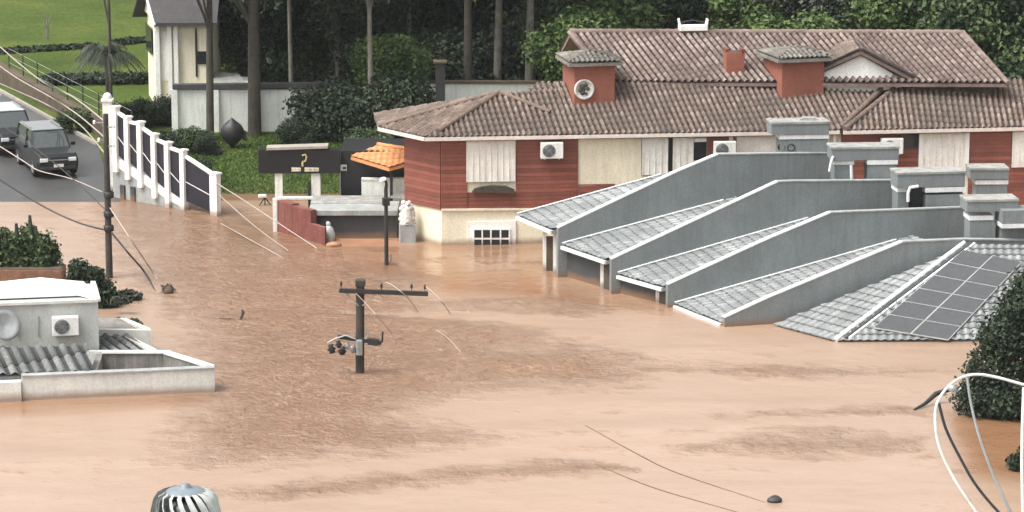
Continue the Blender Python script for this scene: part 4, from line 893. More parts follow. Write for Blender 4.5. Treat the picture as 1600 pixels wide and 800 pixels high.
# ================================================================== GARDEN WALL, WHITE HOUSE, FAR OBJECTS
yw = 147.0
gw_ = thing('garden_wall', Vector((D(380,220,yw).x,yw,gz(yw))), 'tall stained white garden wall with dark coping behind the lawn', 'wall', None)
bays = [(274,338),(338,398),(398,462),(462,520)]
for i, (x0, x1) in enumerate(bays):
    a, b_ = D(x0,228,yw), D(x1,228,yw); z1 = D(x0,140,yw).z
    MB().prism([Vector((a.x,yw,gz(yw)-.3)), Vector((b_.x,yw,gz(yw)-.3)), Vector((b_.x,yw,z1)), Vector((a.x,yw,z1))], (0,.2,0)).build('wall_panel', M['wallwhite'], gw_)
    MB().box((a.x+.02,yw-.03,(gz(yw)+z1)/2), (.28,.32,z1-gz(yw)), 0).build('pier', M['wallwhite'], gw_)
a, b_ = D(270,139,yw), D(524,136,yw); MB().beam(a+Vector((0,.1,.1)), b_+Vector((0,.1,.1)), .5, .2).build('coping', M['slate'], gw_)
w2 = thing('garden_wall', Vector((D(730,160,150).x,150,gz(150))), 'mossy white garden wall behind the left end of the red house', 'wall')
a, b_ = D(630,165,150), D(905,165,150); z1 = D(640,130,150).z
MB().prism([Vector((a.x,150,0)), Vector((b_.x,150,0)), Vector((b_.x,150,z1)), Vector((a.x,150,z1))], (0,.25,0)).build('wall_panel', M['wallwhite'], w2); MB().box(((a.x+b_.x)/2,150.1,z1+.05), (b_.x-a.x,.4,.1)).build('coping', M['earth'], w2)
ann = thing('annexe', Vector((D(350,130,151).x,151,gz(151))), 'low grey roofed annexe rising behind the white garden wall', 'building')
a, b_ = D(318,138,151), D(386,138,151); MB().prism([Vector((a.x,151,0)), Vector((b_.x,151,0)), Vector((b_.x,151,a.z+.1)), Vector((a.x,151,a.z+.1))], (0,3,0)).build('wall', M['wallwhite'], ann)
k = [D(322,137,150.8), D(390,137,150.8), D(372,117,153), D(330,115,153)]; MB().prism(k, (0,0,.08)).build('roof', M['capstone'], ann)
# white two-storey house with a steep slate roof
yh = 152.0; wh = thing('white_house', Vector((D(280,130,yh).x,yh,gz(yh))), 'narrow white house with steep dark slate roof beyond the garden wall', 'house')
hb = gz(yh)-.3; cL, cM, cR = D(247,130,yh), D(266,130,yh), D(332,130,yh)
lft = Vector((cL.x-.25, yh+3.2, 0)); zE = D(250,35,yh).z
MB().prism([Vector((p.x,p.y,hb)) for p in (cL, cR, cR+Vector((0,4.5,0)), Vector((D(228,130,yh+3).x, yh+4.2, 0)))], (0,0,zE-hb)).build('wall', M['cream'], wh)
lw0, lw1 = Vector((D(228,120,yh+4.2).x,yh+4.2,0)), Vector((cL.x,yh,0)); ln = Vector((-(lw1-lw0).y, (lw1-lw0).x, 0)).normalized(); ln = -ln if ln.x > 0 else ln
zpk = D(238,-30,yh+2).z
mb = MB(); mid = lw0.lerp(lw1,.5); mb.prism([Vector((lw0.x,lw0.y,zE)), Vector((lw1.x,lw1.y,zE)), Vector((mid.x,mid.y,zpk))], -ln*.2); mb.build('gable', M['cream'], wh)
rdg = cR.x-cL.x+.4; ov = Vector((.0,-.4,0))
ra, rb = Vector((lw1.x,lw1.y,zE))+ln*.25+Vector((.2,-.45,-.1)), Vector((cR.x+.3,yh-.45,zE-.1)); rc_, rd_ = Vector((cR.x+.3,mid.y,zpk)), Vector((mid.x,mid.y,zpk))+ln*.35
MB().prism([ra, rb, rc_, rd_], (0,0,.14)).build('roof', M['slate'], wh)
la_ = Vector((lw0.x,lw0.y,zE))+ln*.3+Vector((-.35,.5,-.35)); MB().prism([rd_, rc_, Vector((cR.x+.3,yh+5,zE-.35)), la_], (0,0,.14)).build('roof', M['slate'], wh)
MB().beam(ra+Vector((0,-.02,.0)), rd_+ln*.03, .07, .2).build('barge_board', M['white'], wh)
for t0, t1_, z0, z1, m_ in ((.15,.6,56,14,'dark'),):
    p, q = lw0.lerp(lw1,t0)+ln*.02, lw0.lerp(lw1,t1_)+ln*.02; za, zb_ = D(236,84,yh+2).z, D(236,42,yh+2).z
    MB().prism([Vector((p.x,p.y,za)), Vector((q.x,q.y,za)), Vector((q.x,q.y,zb_)), Vector((p.x,p.y,zb_))], ln*.03).build('window', M['glass'], wh)
for x0, x1, y0_, y1_, nm, m_ in ((249,264,48,126,'wall_panel','dirtywhite'),(306,309,44,120,'window','dark'),(309,325,80,100,'window','glass')):
    a, b_ = D(x0,y1_,yh-.02), D(x1,y1_,yh-.02); z1 = D(x0,y0_,yh).z
    MB().prism([a, b_, Vector((b_.x,b_.y,z1)), Vector((a.x,a.y,z1))], (0,-.04,0)).build(nm, M[m_], wh)
for x in (247.5, 266.5, 276): q = D(x,130,yh-.1); MB().box((q.x,q.y,(hb+zE)/2), (.2,.2,zE-hb)).build('pilaster', M['white'], wh)
# dark flue beyond the red house
q = D(688,164,143); fp = thing('flue_pipe', Vector((q.x,143,0)), 'dark square flue with a flat cap standing behind the red house roof', 'flue')
zt_ = D(688,98,143).z; MB().box((q.x,143,zt_/2), (.42,.42,zt_)).build('shaft', M['black'], fp); MB().box((q.x,143,zt_+.05), (.6,.6,.08)).build('cap', M['earth'], fp)
ps = thing('parasol', G(363,245), 'black half folded parasol on the lawn before the white garden wall', 'parasol')
q = G(363,232); zb0 = q.z; top = D(361,184,q.y)
mb = MB(); prof = [(.02,top.z),(.1,top.z-.08),(.34,top.z-.3),(.44,top.z-.5),(.42,top.z-.85),(.33,top.z-1.0),(.12,top.z-1.22),(.04,top.z-1.35)]; n_ = 16
vs_ = [Vector((q.x+math.cos(k*2*math.pi/n_)*r_*(1+.22*math.cos(5*k*2*math.pi/n_+.6)), q.y+math.sin(k*2*math.pi/n_)*r_, z)) for r_, z in prof for k in range(n_)]
mb.add(vs_, [(i*n_+k, i*n_+(k+1) % n_, (i+1)*n_+(k+1) % n_, (i+1)*n_+k) for i in range(len(prof)-1) for k in range(n_)], True); mb.build('canopy', M['black'], ps)
MB().tube([(q.x,q.y,zb0-.2), (q.x,q.y,top.z)], .04).build('pole', M['black'], ps)
mb = MB(); mb.prism([Vector((q.x+.4,q.y,top.z-.5)), Vector((q.x+.62,q.y,top.z-.62)), Vector((q.x+.62,q.y,top.z-1.05)), Vector((q.x+.48,q.y,top.z-1.0))], (0,.1,0)); mb.build('hanging_flap', M['black'], ps)

# ================================================================== ROADSIDE: earth bank, wire fence, cars
bk_ = thing('bank_wall', kB, 'brown earth retaining wall along the road kerb below the grass', 'wall')
off = Vector((.55,.5,0)); a, b_ = kA+(kA-kB)*.6+off, kB+off+(kB-kA)*.12
MB().prism([a-Vector((0,0,.2)), b_-Vector((0,0,.2)), b_+Vector((0,0,.55)), a+Vector((0,0,.75))], (.5,.6,0)).build('bank_face', M['earth'], bk_)
MB().beam(a+Vector((.2,.2,.78)), b_+Vector((.2,.2,.58)), .3, .08).build('coping', M['earth'], bk_)
wf_ = thing('wire_fence', kB+off, 'low wire fence of thin posts on the bank above the road', 'fence'); pts_ = []
for k in range(9):
    p = a.lerp(b_, .25+k*.094)+Vector((.35,.4,.6)); pts_.append(p); MB().tube([p-Vector((0,0,.3)), p+Vector((0,0,1.15))], .035, 6).build('post', M['woodpole'], wf_)
for z in (.4,.75,1.1): mb = MB(); mb.tube([p+Vector((0,0,z)) for p in pts_], .012, 5); mb.build('wire', M['greymetal'], wf_)

def car(front, head, L_, wid, hgt, paint, roofm, label, pickup=False):
    t = thing('parked_car', Vector(front)-Vector((math.cos(head),math.sin(head),0))*L_/2, label, 'car', 'cars on the road at left')
    t.location.z = gz(t.location.y)+.01; O = Vector(t.location); ex = Vector((math.cos(head),math.sin(head),0)); ey = Vector((-ex.y,ex.x,0))
    q = lambda x, y, z: O+ex*x+ey*y+Vector((0,0,z)); hw = wid/2; hl = L_/2
    def loft(st):
        mb = MB(); n = 8; vs_ = []
        for x, w0, z0, w1, z1, w2, z2 in st: vs_ += [q(x,-w0,z0), q(x,-w1,(z0+z1)/2), q(x,-w1,z1), q(x,-w2,z2), q(x,w2,z2), q(x,w1,z1), q(x,w1,(z0+z1)/2), q(x,w0,z0)]
        fs_ = [(i*n+k, i*n+(k+1) % n, (i+1)*n+(k+1) % n, (i+1)*n+k) for i in range(len(st)-1) for k in range(n)]
        mb.add(vs_, fs_); mb.add(vs_[:n], [list(range(n))]); mb.add(vs_[-n:], [list(range(n))[::-1]]); return mb
    hb_ = hgt*.6
    body = loft([(hl,hw*.8,.32,hw*.86,.6,hw*.78,hb_*.8),(hl-.15,hw*.92,.25,hw*.97,.7,hw*.88,hb_*.93),(hl*.5,hw*.95,.22,hw,.78,hw*.92,hb_),(hl*.35,hw*.95,.22,hw,.8,hw*.93,hb_*1.02),(-hl*.8,hw*.95,.22,hw,.8,hw*.93,hb_*1.04),(-hl+.08,hw*.92,.28,hw*.96,.75,hw*.9,hb_*1.02),(-hl,hw*.86,.35,hw*.9,.7,hw*.84,hb_*.9)])
    bd = body.build('body', paint, t, .03)
    xb_ = -hl*.2 if pickup else -hl*.93
    gh = loft([(hl*.42,hw*.86,hb_*.98,hw*.86,hb_,hw*.84,hb_*1.01),(hl*.2,hw*.86,hb_*.98,hw*.82,hgt*.82,hw*.74,hgt*.95),(hl*.1,hw*.86,hb_,hw*.8,hgt*.86,hw*.72,hgt*.985),(xb_+.3,hw*.86,hb_,hw*.8,hgt*.86,hw*.72,hgt*.985),(xb_+.1,hw*.86,hb_,hw*.82,hgt*.82,hw*.74,hgt*.94),(xb_,hw*.86,hb_,hw*.86,hb_*1.05,hw*.84,hb_*1.06)])
    gh.build('window_glass', M['carglass'], t, .02)
    MB().prism([q(hl*.2,-hw*.74,hgt*.965), q(hl*.2,hw*.74,hgt*.965), q(xb_+.08,hw*.74,hgt*.955), q(xb_+.08,-hw*.74,hgt*.955)], (0,0,.06)).build('roof', roofm, t, .02)
    mb = MB()
    for s_ in (-1,1):
        for x0, x1 in ((hl*.42,hl*.2),(-hl*.12,-hl*.14),(xb_+.05,xb_+.2)): mb.beam(q(x0,s_*hw*.88,hb_), q(x1,s_*hw*.75,hgt*.97), .07, .06)
    mb.build('pillar', paint, t)
    for s_ in (-1,1):
        MB().box(q(hl-.05,s_*hw*.66,.71*hb_), (.16,.34,.16), head).build('headlight', M['lamp'], t, .02)
        MB().box(q(hl*.3,s_*(hw+.1),hb_*1.08), (.12,.2,.15), head).build('mirror', paint, t, .03)
        for x in (hl*.62,-hl*.62):
            c_ = q(x,s_*(hw-.1),.34); wl = MB().lathe(c_, [(.2,-.11),(.33,-.11),(.36,-.06),(.36,.06),(.33,.11),(.2,.11)], 20, ey*s_).build('wheel', M['rubber'], t)
            MB().lathe(c_+ey*s_*.05, [(0,.07),(.08,.07),(.1,.03),(.2,.05),(.22,.06)], 16, ey*s_).build('rim', M['greymetal'], wl)
    gl = MB().box(q(hl-.02,0,.62*hb_), (.06,wid*.5,.2), head).build('grille', M['black'], t, .01)
    MB().box(q(hl+.02,0,.7*hb_), (.03,wid*.5,.035), head).build('chrome_bar', M['greymetal'], gl)
    for s_ in (-1,1): MB().beam(q(hl*.36,s_*hw*.2,hb_*1.1), q(hl*.3,-s_*hw*.25,hb_*1.17), .02, .02).build('wiper', M['black'], t)
    for s_ in (-1,1): MB().beam(q(hl*.02,s_*hw*.68,hgt+.04), q(xb_+.4,s_*hw*.68,hgt+.04), .04, .05).build('roof_rail', M['greymetal'], t)
    MB().box(q(hl+.0,0,.4), (.1,wid*.84,.16), head).build('bumper', M['black'], t, .03)
    MB().box(q(hl+.055,0,.52), (.02,.42,.13), head).build('number_plate', M['dirtywhite'], t)
    return t
hd = R(-69)
car(G(92,280), hd, 4.6, 1.86, 1.8, M['carblack'], M['cargrey'], 'dark SUV with grey roof stopped nearest the water on the left road')
car(G(20,246)+Vector((.3,0,0)), hd, 4.6, 1.84, 1.75, M['carblack'], M['carpale'], 'dark car with pale roof and wide windscreen behind the front SUV')
car(G(-22,196), hd, 4.4, 1.8, 1.6, M['carpale'], M['carblack'], 'pale car with dark roof last in line at the left edge')

# ================================================================== CABLES
def cable(pts, r, m, label, name='cable'):
    P = [Vector(p) for p in pts]; out = []
    if P[0].x < -20: P.insert(0, P[0]+(P[0]-P[1])*5)     # runs on beyond the picture
    for i in range(len(P)-1):
        a = P[max(i-1,0)]; b = P[i]; c = P[i+1]; d = P[min(i+2,len(P)-1)]
        for k in range(6):
            t = k/6; out.append(.5*((2*b)+(c-a)*t+(2*a-5*b+4*c-d)*t*t+(3*b-a-3*c+d)*t**3))
    out.append(P[-1]); return tag(MB().tube(out, r, 6).build(name, M[m]), label, 'cable', 'cables over the flood')
y1 = up1_b.y
cable([D(-30,210,y1+6), D(37,252,y1+4), D(62,267,y1+3), D(110,279,y1+2), D(160,300,y1)], .022, 'palecable', 'pale slack cable crossing in front of the SUV to the pole')
cable([D(-30,262,y1+3), D(60,318,y1+2), D(120,347,y1+1), D(167,360,y1)], .035, 'cable', 'thick black cable sagging from the left edge to the pole foot')
cable([D(173,362,y1-.1), D(200,395,y1-2), W(225,430)+Vector((0,0,.15)), W(243,455)-Vector((0,0,.03))], .035, 'cable', 'black cable dropping from the pole into the water beside the debris clump')
cable([D(172,325,y1-.1), D(205,375,y1-2), W(240,432)+Vector((0,0,.12)), W(262,458)], .025, 'palecable', 'pale cable slanting from the pole down to the debris clump')
cable([D(-20,55,140), D(25,95,139), D(70,130,138), D(115,152,137), D(164,190,y1)], .028, 'palecable', 'highest pale overhead cable from the top left to the pole')
cable([D(-20,90,140), D(30,124,139), D(76,150,138), D(120,178,136), D(164,215,y1)], .028, 'palecable', 'middle pale overhead cable above the road bank at left')
cable([D(-20,122,140), D(40,148,139), D(76,165,138), D(125,195,136), D(164,240,y1)], .028, 'kerb', 'lowest pale overhead cable above the parked cars')
cable([D(-20,180,y1+5), D(60,235,y1+3), D(120,285,y1+1), D(167,330,y1)], .02, 'cable', 'thin black wire passing over the dark SUV to the pole')
cable([D(337,285,fB2.y), D(395,322,fB2.y-3), D(440,352,fB2.y-5), W(495,387)-Vector((0,0,.02))], .022, 'palecable', 'pale cable from the last fence post down past the red wall')  # pale colour here stands for the lit tops of dark cables
cable([D(337,300,fB2.y), D(400,355,fB2.y-3), W(450,392)+Vector((0,0,.02))], .018, 'palecable', 'pale cable below it from the fence post into the water')
cable([W(345,350)+Vector((0,0,.02)), W(390,378)+Vector((0,0,.1)), W(445,404)-Vector((0,0,.02))], .018, 'palecable', 'short pale cable lying over the water near the fence end')
yb_ = up2_b.y
cable([D(602,441,yb_+1), D(612,445,yb_-.3), D(635,463,yb_-1), W(652,484)-Vector((0,0,.02))], .015, 'palecable', 'pale wire falling over the middle of the crossarm to the water')  # lit top of a dark wire put into its pale colour
cable([D(664,447,yb_-.15), D(680,460,yb_-.6), D(693,475,yb_-1), W(702,487)-Vector((0,0,.02))], .015, 'palecable', 'pale wire falling from the right tip of the crossarm')
cable([D(556,458,yb_-.2), D(575,478,yb_-.5), D(592,497,yb_-1), W(612,520)-Vector((0,0,.02))], .012, 'palecable', 'thin pale wire dropping right of the crossarm pole')
cable([W(680,514)-Vector((0,0,.02)), W(700,532)+Vector((0,0,.08)), W(722,552)-Vector((0,0,.02))], .013, 'palecable', 'short pale wire end showing above the rippled water')
cable([W(915,665)-Vector((0,0,.005)), W(1000,712)+Vector((0,0,.005)), W(1060,740)+Vector((0,0,.005)), W(1195,785)-Vector((0,0,.005))], .016, 'earth', 'long thin wire lying on the near water up to the black object')
cable([W(930,725)-Vector((0,0,.005)), W(1020,762)+Vector((0,0,.005)), W(1150,800), W(1250,830)], .016, 'earth', 'second long thin wire on the near water running out of view')

# ================================================================== NEAR ROOF below the frame: turbine vent and hoop frame
RZ = 15.05; nrf = thing('lookout_building', (0,24,0), 'plain flat roofed building below the viewpoint carrying the vent and the hoop', 'building')
MB().box((0,27.5,RZ/2-1), (16,11,RZ+2)).build('wall', M['nearwall'], nrf)
vt = thing('turbine_vent', Vector((D(290,790,32).x, 32, RZ)), 'ribbed metal turbine roof vent with curved blades at the bottom edge', 'roof vent')
vc = Vector(vt.location); rV = 56/F*33.2; zV = D(290,766,32).z
MB().lathe(vc, [(.3,-.02),(.26,.05),(.22,.12),(.22,zV-RZ-.62)], 24).build('base_pipe', M['greymetal'], vt)
MB().lathe((vc.x,vc.y,zV-.62), [(.1,0),(rV*.72,.08),(rV*.8,.3),(rV*.72,.5),(.1,.56)], 24).build('core', M['dark'], vt)
for k in range(18):
    a0 = k*2*math.pi/18; mb = MB(); vs_ = []
    for i in range(9):
        t = i/8; ph = math.pi*(t-.5)*.96; rr = rV*(.5+.5*max(0,math.cos(ph))**.55); z = zV-.33+.33*math.sin(ph)
        for j, dw in enumerate((0,.5,1)):
            aa = a0-.75*math.sin(ph)*.6+dw*.2; r2 = rr*(1-.13*(1-dw)**1.5); vs_.append((vc.x+math.cos(aa)*r2, vc.y+math.sin(aa)*r2, z))
    mb.add(vs_, [(i*3+j, i*3+j+1, (i+1)*3+j+1, (i+1)*3+j) for i in range(8) for j in range(2)], True); mb.build('blade', M['nearwall'], vt)
MB().lathe((vc.x,vc.y,zV-.05), [(rV*.56,.035),(rV*.5,.055),(.1,.075),(.045,.085),(.045,.115),(0,.12)], 24).build('cap', M['bluecap'], vt)
hf = thing('hoop_frame', Vector((D(1560,790,30).x,30,RZ)), 'white curved hoop frame with thin struts in the right foreground', 'frame')
hy = lambda x, y: D(x, y, 30.2-(y-590)*.0012)
def crv(pts, n=6):
    P = [hy(*p) for p in pts]; out = []
    for i in range(len(P)-1):
        a = P[max(i-1,0)]; b = P[i]; c = P[i+1]; d = P[min(i+2,len(P)-1)]
        for k in range(n):
            t = k/n; out.append(.5*((2*b)+(c-a)*t+(2*a-5*b+4*c-d)*t*t+(3*b-a-3*c+d)*t**3))
    return out+[P[-1]]
MB().tube(crv([(1660,640),(1625,608),(1596,600),(1555,589),(1525,585),(1500,591),(1478,608),(1463,634),(1462,668),(1470,705),(1492,750),(1522,795),(1560,850),(1600,905)]), .014, 10).build('rim', M['nearparapet'], hf)
MB().tube(crv([(1467,630),(1478,670),(1500,715),(1525,758),(1560,800),(1610,850),(1640,905)]), .014, 8).build('inner_rim', M['black'], hf)
MB().tube(crv([(1511,588),(1517,630),(1531,685),(1552,742),(1575,792),(1600,850),(1612,905)]), .013, 8).build('strut', M['greymetal'], hf)
MB().tube(crv([(1600,605),(1598,660),(1597,720),(1598,780),(1600,850),(1602,905)]), .017, 8).build('strut', M['nearparapet'], hf)
mb = MB(); q = hy(1488,603); mb.lathe(q-Vector((0,.03,.02)), [(0,-.03),(.04,-.02),(.045,.02),(0,.04)], 10); mb.tube(crv([(1480,606),(1492,612),(1502,606)]), .01, 6); mb.build('clamp', M['greymetal'], hf)
mb = MB(); ft = hy(1604,905); mb.tube([hy(1600,905), Vector((hy(1600,905).x,30,RZ))], .03); mb.box((hy(1610,905).x,29.9,RZ+.02), (.6,.4,.05)); mb.build('foot', M['greymetal'], hf)
MB().prism([hy(1512,775), hy(1526,798), hy(1560,850), hy(1532,815)], (0,.02,0)).build('gusset', M['black'], hf)

# ================================================================== VEGETATION
def at_ground(px, Y): q = D(px, 100, Y); return Vector((q.x, Y, gz(Y)))
# crown prototypes shared by the copies
protos = {}
def proto(key, m, blobs, n, size, seed, trunk_h, trunk_r, bark='bark', **kw):
    q = random.Random(seed); tm = MB(); limbs(tm, trunk_h, trunk_r, q, blobs)
    me = bpy.data.meshes.new('trunk'); me.from_pydata([tuple(v_) for v_ in tm.v], [], tm.f); me.materials.append(M[bark]); me.polygons.foreach_set('use_smooth', tm.sm); me.update()
    protos[key] = (me, leaf_mesh('crown', blobs, n, size, seed, M[m], **kw))
proto('dark', 'leafdark', clumps(26,2.2,2.0,.8,8.5,1.25,1), 17000, .24, 1, 6.5, .2)
proto('mid', 'leafmid', clumps(24,2.3,2.0,.6,7.5,1.15,2), 17000, .23, 2, 5.5, .18)
proto('grey', 'leafgrey', clumps(24,2.0,1.8,.5,7.0,1.1,3), 15000, .22, 3, 5.2, .17)
proto('light', 'leaflight', clumps(14,1.3,1.2,.5,3.6,.8,4), 9000, .19, 4, 3.0, .1)
proto('bush', 'leafdark', clumps(16,1.3,1.1,.3,1.6,.6,5), 7000, .16, 5, 1.2, .08)
proto('bushmid', 'leafmid', clumps(14,1.1,1.0,.3,1.4,.5,6), 6000, .14, 6, 1.0, .06)
proto('tallcrown', 'leafdark', clumps(22,2.8,2.6,8.5,13.5,1.35,7), 9000, .3, 7, 12.5, .24)
proto('tallpale', 'leafmid', clumps(22,2.6,2.4,8.0,12.5,1.3,8), 9000, .28, 8, 11.5, .17, 'barkpale')
def plant(key, loc, sc, rz, name, label, cat, group):
    t = thing(name, loc, label, cat, group, rz); t.scale = sc if isinstance(sc, tuple) else (sc,)*3
    for nm, me in zip(('trunk','crown'), protos[key]): o = bpy.data.objects.new(nm, me); COL.objects.link(o); o.parent = t
    return t
belt = random.Random(42); sides = ['over the white garden wall','behind the dark flue','behind the left roof end','above the long ridge','above the right end of the ridge']
GRP = 'trees of the dark wood behind the houses'
def zone(px): return ('between the white house and the thick trunk' if px < 400 else 'above the white garden wall' if px < 560 else 'above the mossy white wall' if px < 880 else 'behind the left half of the long ridge' if px < 1200 else 'behind the right half of the long ridge' if px < 1500 else 'right of the long tiled ridge')
kinds = {'dark':'dark green','mid':'mid green','grey':'grey green'}
depthw = ['front row','second row','third row','last row']
used = {}
for row, (Y, sp, x0, x1) in enumerate(((158,118,440,1680),(166,105,375,1700),(177,100,365,1700),(190,100,350,1720))):
    px = x0
    while px < x1:
        k = belt.choice(['dark','dark','mid','grey'] if row < 3 else ['dark','mid','dark'])
        if row == 0 and 640 < px < 900: px += 60; continue
        l0 = f'{kinds[k]} tree {zone(px)}, {depthw[row]}'; used[l0] = used.get(l0, 0)+1
        l1 = l0 if used[l0] == 1 else f'{l0}, {["","second","third","fourth","fifth"][min(4,used[l0]-1)]} such'
        plant(k, at_ground(px+belt.uniform(-15,15), Y+belt.uniform(-2,2)), belt.uniform(.85,1.25), belt.uniform(0,6.28), 'wood_tree', l1, 'tree', GRP); px += sp*belt.uniform(.8,1.2)
# undergrowth right against the far side of the roofs
for i, (px, Y, s_, k, lab) in enumerate(((1235,148,1.25,'light','bright yellow green round tree just above the ridge right of centre'),(900,150,1.2,'light','light green bush at the left end of the upper ridge'),(960,156,1.5,'light','tall light green tree behind the left end of the ridge'),
     (1390,155,1.3,'light','light green tree above the ridge near the dormer'),(1450,160,1.5,'light','pale green feathery tree above the ridge at right'),(1160,157,1.2,'light','light green shrub above the ridge left of the round bright tree'),(425,159,1.5,'light','light green tree above the garden wall right of the thick trunk'),(490,160,1.5,'light','light green tree above the garden wall left of the big dark bush'),(612,150,.95,'light','yellow green leafy tree beside the thin pale trunk'),(362,158,1.25,'light','light green tree behind the thick dark trunk'),(1555,147,1.1,'mid','mid green tree past the right gable edge'),(1600,152,1.0,'dark','dark tree at the right frame edge behind the tile roof'))):
    plant(k, at_ground(px,Y), s_, i*1.3, 'young_tree', lab, 'tree', 'lighter young trees behind the houses')
# tall trunks
tall = [(396,146.2,1.25,'tallcrown','thick dark trunk standing before the white garden wall',1.15),(326,145.0,.8,'tallcrown','slim dark leaning trunk beside the white house',.7),
 (579,146,.75,'tallpale','thin pale trunk rising from the dark bush left of the red roof',.7),(731,152,.95,'tallcrown','straight brown trunk just right of the dark flue',.85),(776,154,1.0,'tallpale','pale mossy trunk behind the red roof apex',1.1),
 (826,153,1.0,'tallpale','pale forked trunk left of the lion plaque chimney',1.2),(858,156,1.0,'tallpale','thin pale trunk close to the left chimney tower',.8),(455,152,.9,'tallpale','thin pale trunk over the middle of the garden wall',.6),(528,156,.9,'tallpale','pale trunk rising behind the big dark bush',.65),(640,157,.9,'tallpale','pale trunk left of the dark flue',.7),(905,160,1.0,'tallpale','pale trunk at the left end of the long ridge',.8),(1075,165,1.0,'tallpale','pale trunk behind the white roof fitting',.8),(1310,164,1.0,'tallpale','pale trunk behind the ridge above the dormer',.8),(1590,158,1.0,'tallpale','pale straight trunk at the far right edge of the wood',.9),(172,146,.62,'tallcrown','slender dark trunk behind the white gate post',.32)]
for i, (px, Y, s_, k, lab, tr) in enumerate(tall):
    t = plant(k, at_ground(px,Y), (tr,tr,1.0), i*.9, 'tall_tree', lab.replace('lion ','round '), 'tree', 'tall bare trunked trees')
# shrubs
shr = [(515,146.2,1.15,'bush','big dark bush hiding the right end of the garden wall'),(552,145.2,1.1,'bush','dark bush at the foot of the thin pale trunk'),(612,146,1.3,'bush','dark bush behind the left tip of the red roof'),(580,141,.75,'bushmid','rounded clipped green mound on the lawn near the roof tip'),(460,143.5,.6,'bush','small dark bush on the lawn before the white wall'),
 (222,139.5,.55,'bush','dark shrub behind the upper fence posts'),(255,140.5,.6,'bush','dark shrub behind the middle fence posts'),(300,142.5,.6,'bushmid','leafy plant against the first bay of the garden wall'),(318,142,.45,'bush','dark leafy plant left of the parasol'),(292,135.5,.55,'bush','dark shrub just behind the last dark fence panels'),(258,148.8,.6,'bush','dark bush with pale flecks below the white house'),(212,148,.6,'bush','dark low bush left of the white house'),
 (655,153,1.3,'bush','dark shrub behind the mossy wall left of the flue'),(705,155,1.4,'bush','dark shrub behind the mossy wall right of the flue'),(752,156,1.5,'bush','dark shrub behind the mossy wall between the bare trunks'),(800,157,1.5,'bush','dark shrub behind the mossy wall under the pale trunk'),(850,156,1.5,'bush','dark shrub behind the mossy wall next to the left chimney tower'),
 (110,147,.6,'bushmid','sparse shrub on the grass above the road bank')]
for i, (px, Y, s_, k, lab) in enumerate(shr): plant(k, at_ground(px,Y), s_, i*1.7, 'shrub', lab, 'shrub', 'shrubs in the gardens')
# low hedges across the far meadow
def hedge(x0, y0, x1, y1, h_, label, seed, m='leafdark'):
    a, b_ = G(x0,y0), G(x1,y1); c_ = (a+b_)/2; n = int((b_-a).length/.5)+1
    bl = [tuple((a.lerp(b_,(i+.5)/n)-c_)+Vector((0,0,h_*.45)))+(.5,.5,h_*.55) for i in range(n)]
    o = link('hedge', leaf_mesh('hedge', bl, n*220, .2, seed, M[m])); o.location = c_; tag(o, label, 'hedge', 'low hedges on the meadow')
hedge(70,132,228,130,.55,'long dark low hedge crossing the grass above the bank', 31); hedge(-20,84,145,74,.22,'thin dark hedge line far up the grass slope at left', 32); hedge(180,70,232,64,.25,'short dark hedge line by the white house on the grass', 33)
# young palm with arching fronds
pb = at_ground(166,146.5); pm = thing('palm_tree', pb, 'drooping grey green palm on the grass behind the gate post', 'palm'); hp_ = 3.6
MB().tube([pb-Vector((0,0,.3)), pb+Vector((.05,0,1.8)), pb+Vector((0,0,hp_))], [.16,.11,.1], 9).build('trunk', M['bark'], pm)
pq_ = random.Random(8)
for k in range(40):
    a0 = k*2.4; el = pq_.uniform(.15,1.3); L_ = pq_.uniform(1.5,2.3); mb = MB(); vs_ = []; P = []
    for i in range(9):
        t = i/8; rr = L_*t*math.cos(el)*(1-.1*t)+.03; z = hp_+L_*t*math.sin(el)-1.5*t*t*L_*.5; P.append(pb+Vector((math.cos(a0)*rr, math.sin(a0)*rr, z)))
    mb.tube(P, [.03]*5+[.015]*4, 5); sdv = Vector((-math.sin(a0), math.cos(a0), 0))
    for i in range(1,8):
        for tt in (0,.5):
            c_ = P[i].lerp(P[i+1],tt); d_ = (P[i+1]-P[i]).normalized()
            for s_ in (-1,1): l_ = .45*(1-(i/9)**2)+.1; e_ = c_+sdv*s_*l_*.8+d_*l_*.5-Vector((0,0,l_*.5)); mb.add([c_-d_*.03, c_+d_*.03, e_], [(0,1,2)])
    mb.build('frond', M['leafgrey'], pm)
sp2 = at_ground(75,172); sap = thing('sapling', sp2, 'bare thin sapling alone on the far grass slope', 'sapling'); mb = MB()
for dx, z in ((0,1.6),(-.35,1.5),(.4,1.7),(.15,1.2),(-.2,1.1)): mb.tube([sp2-Vector((0,0,.1)), sp2+Vector((dx*.2,0,z*.5)), sp2+Vector((dx,0,z))], [.05,.035,.012], 5)
mb.build('stem', M['barkpale'], sap)
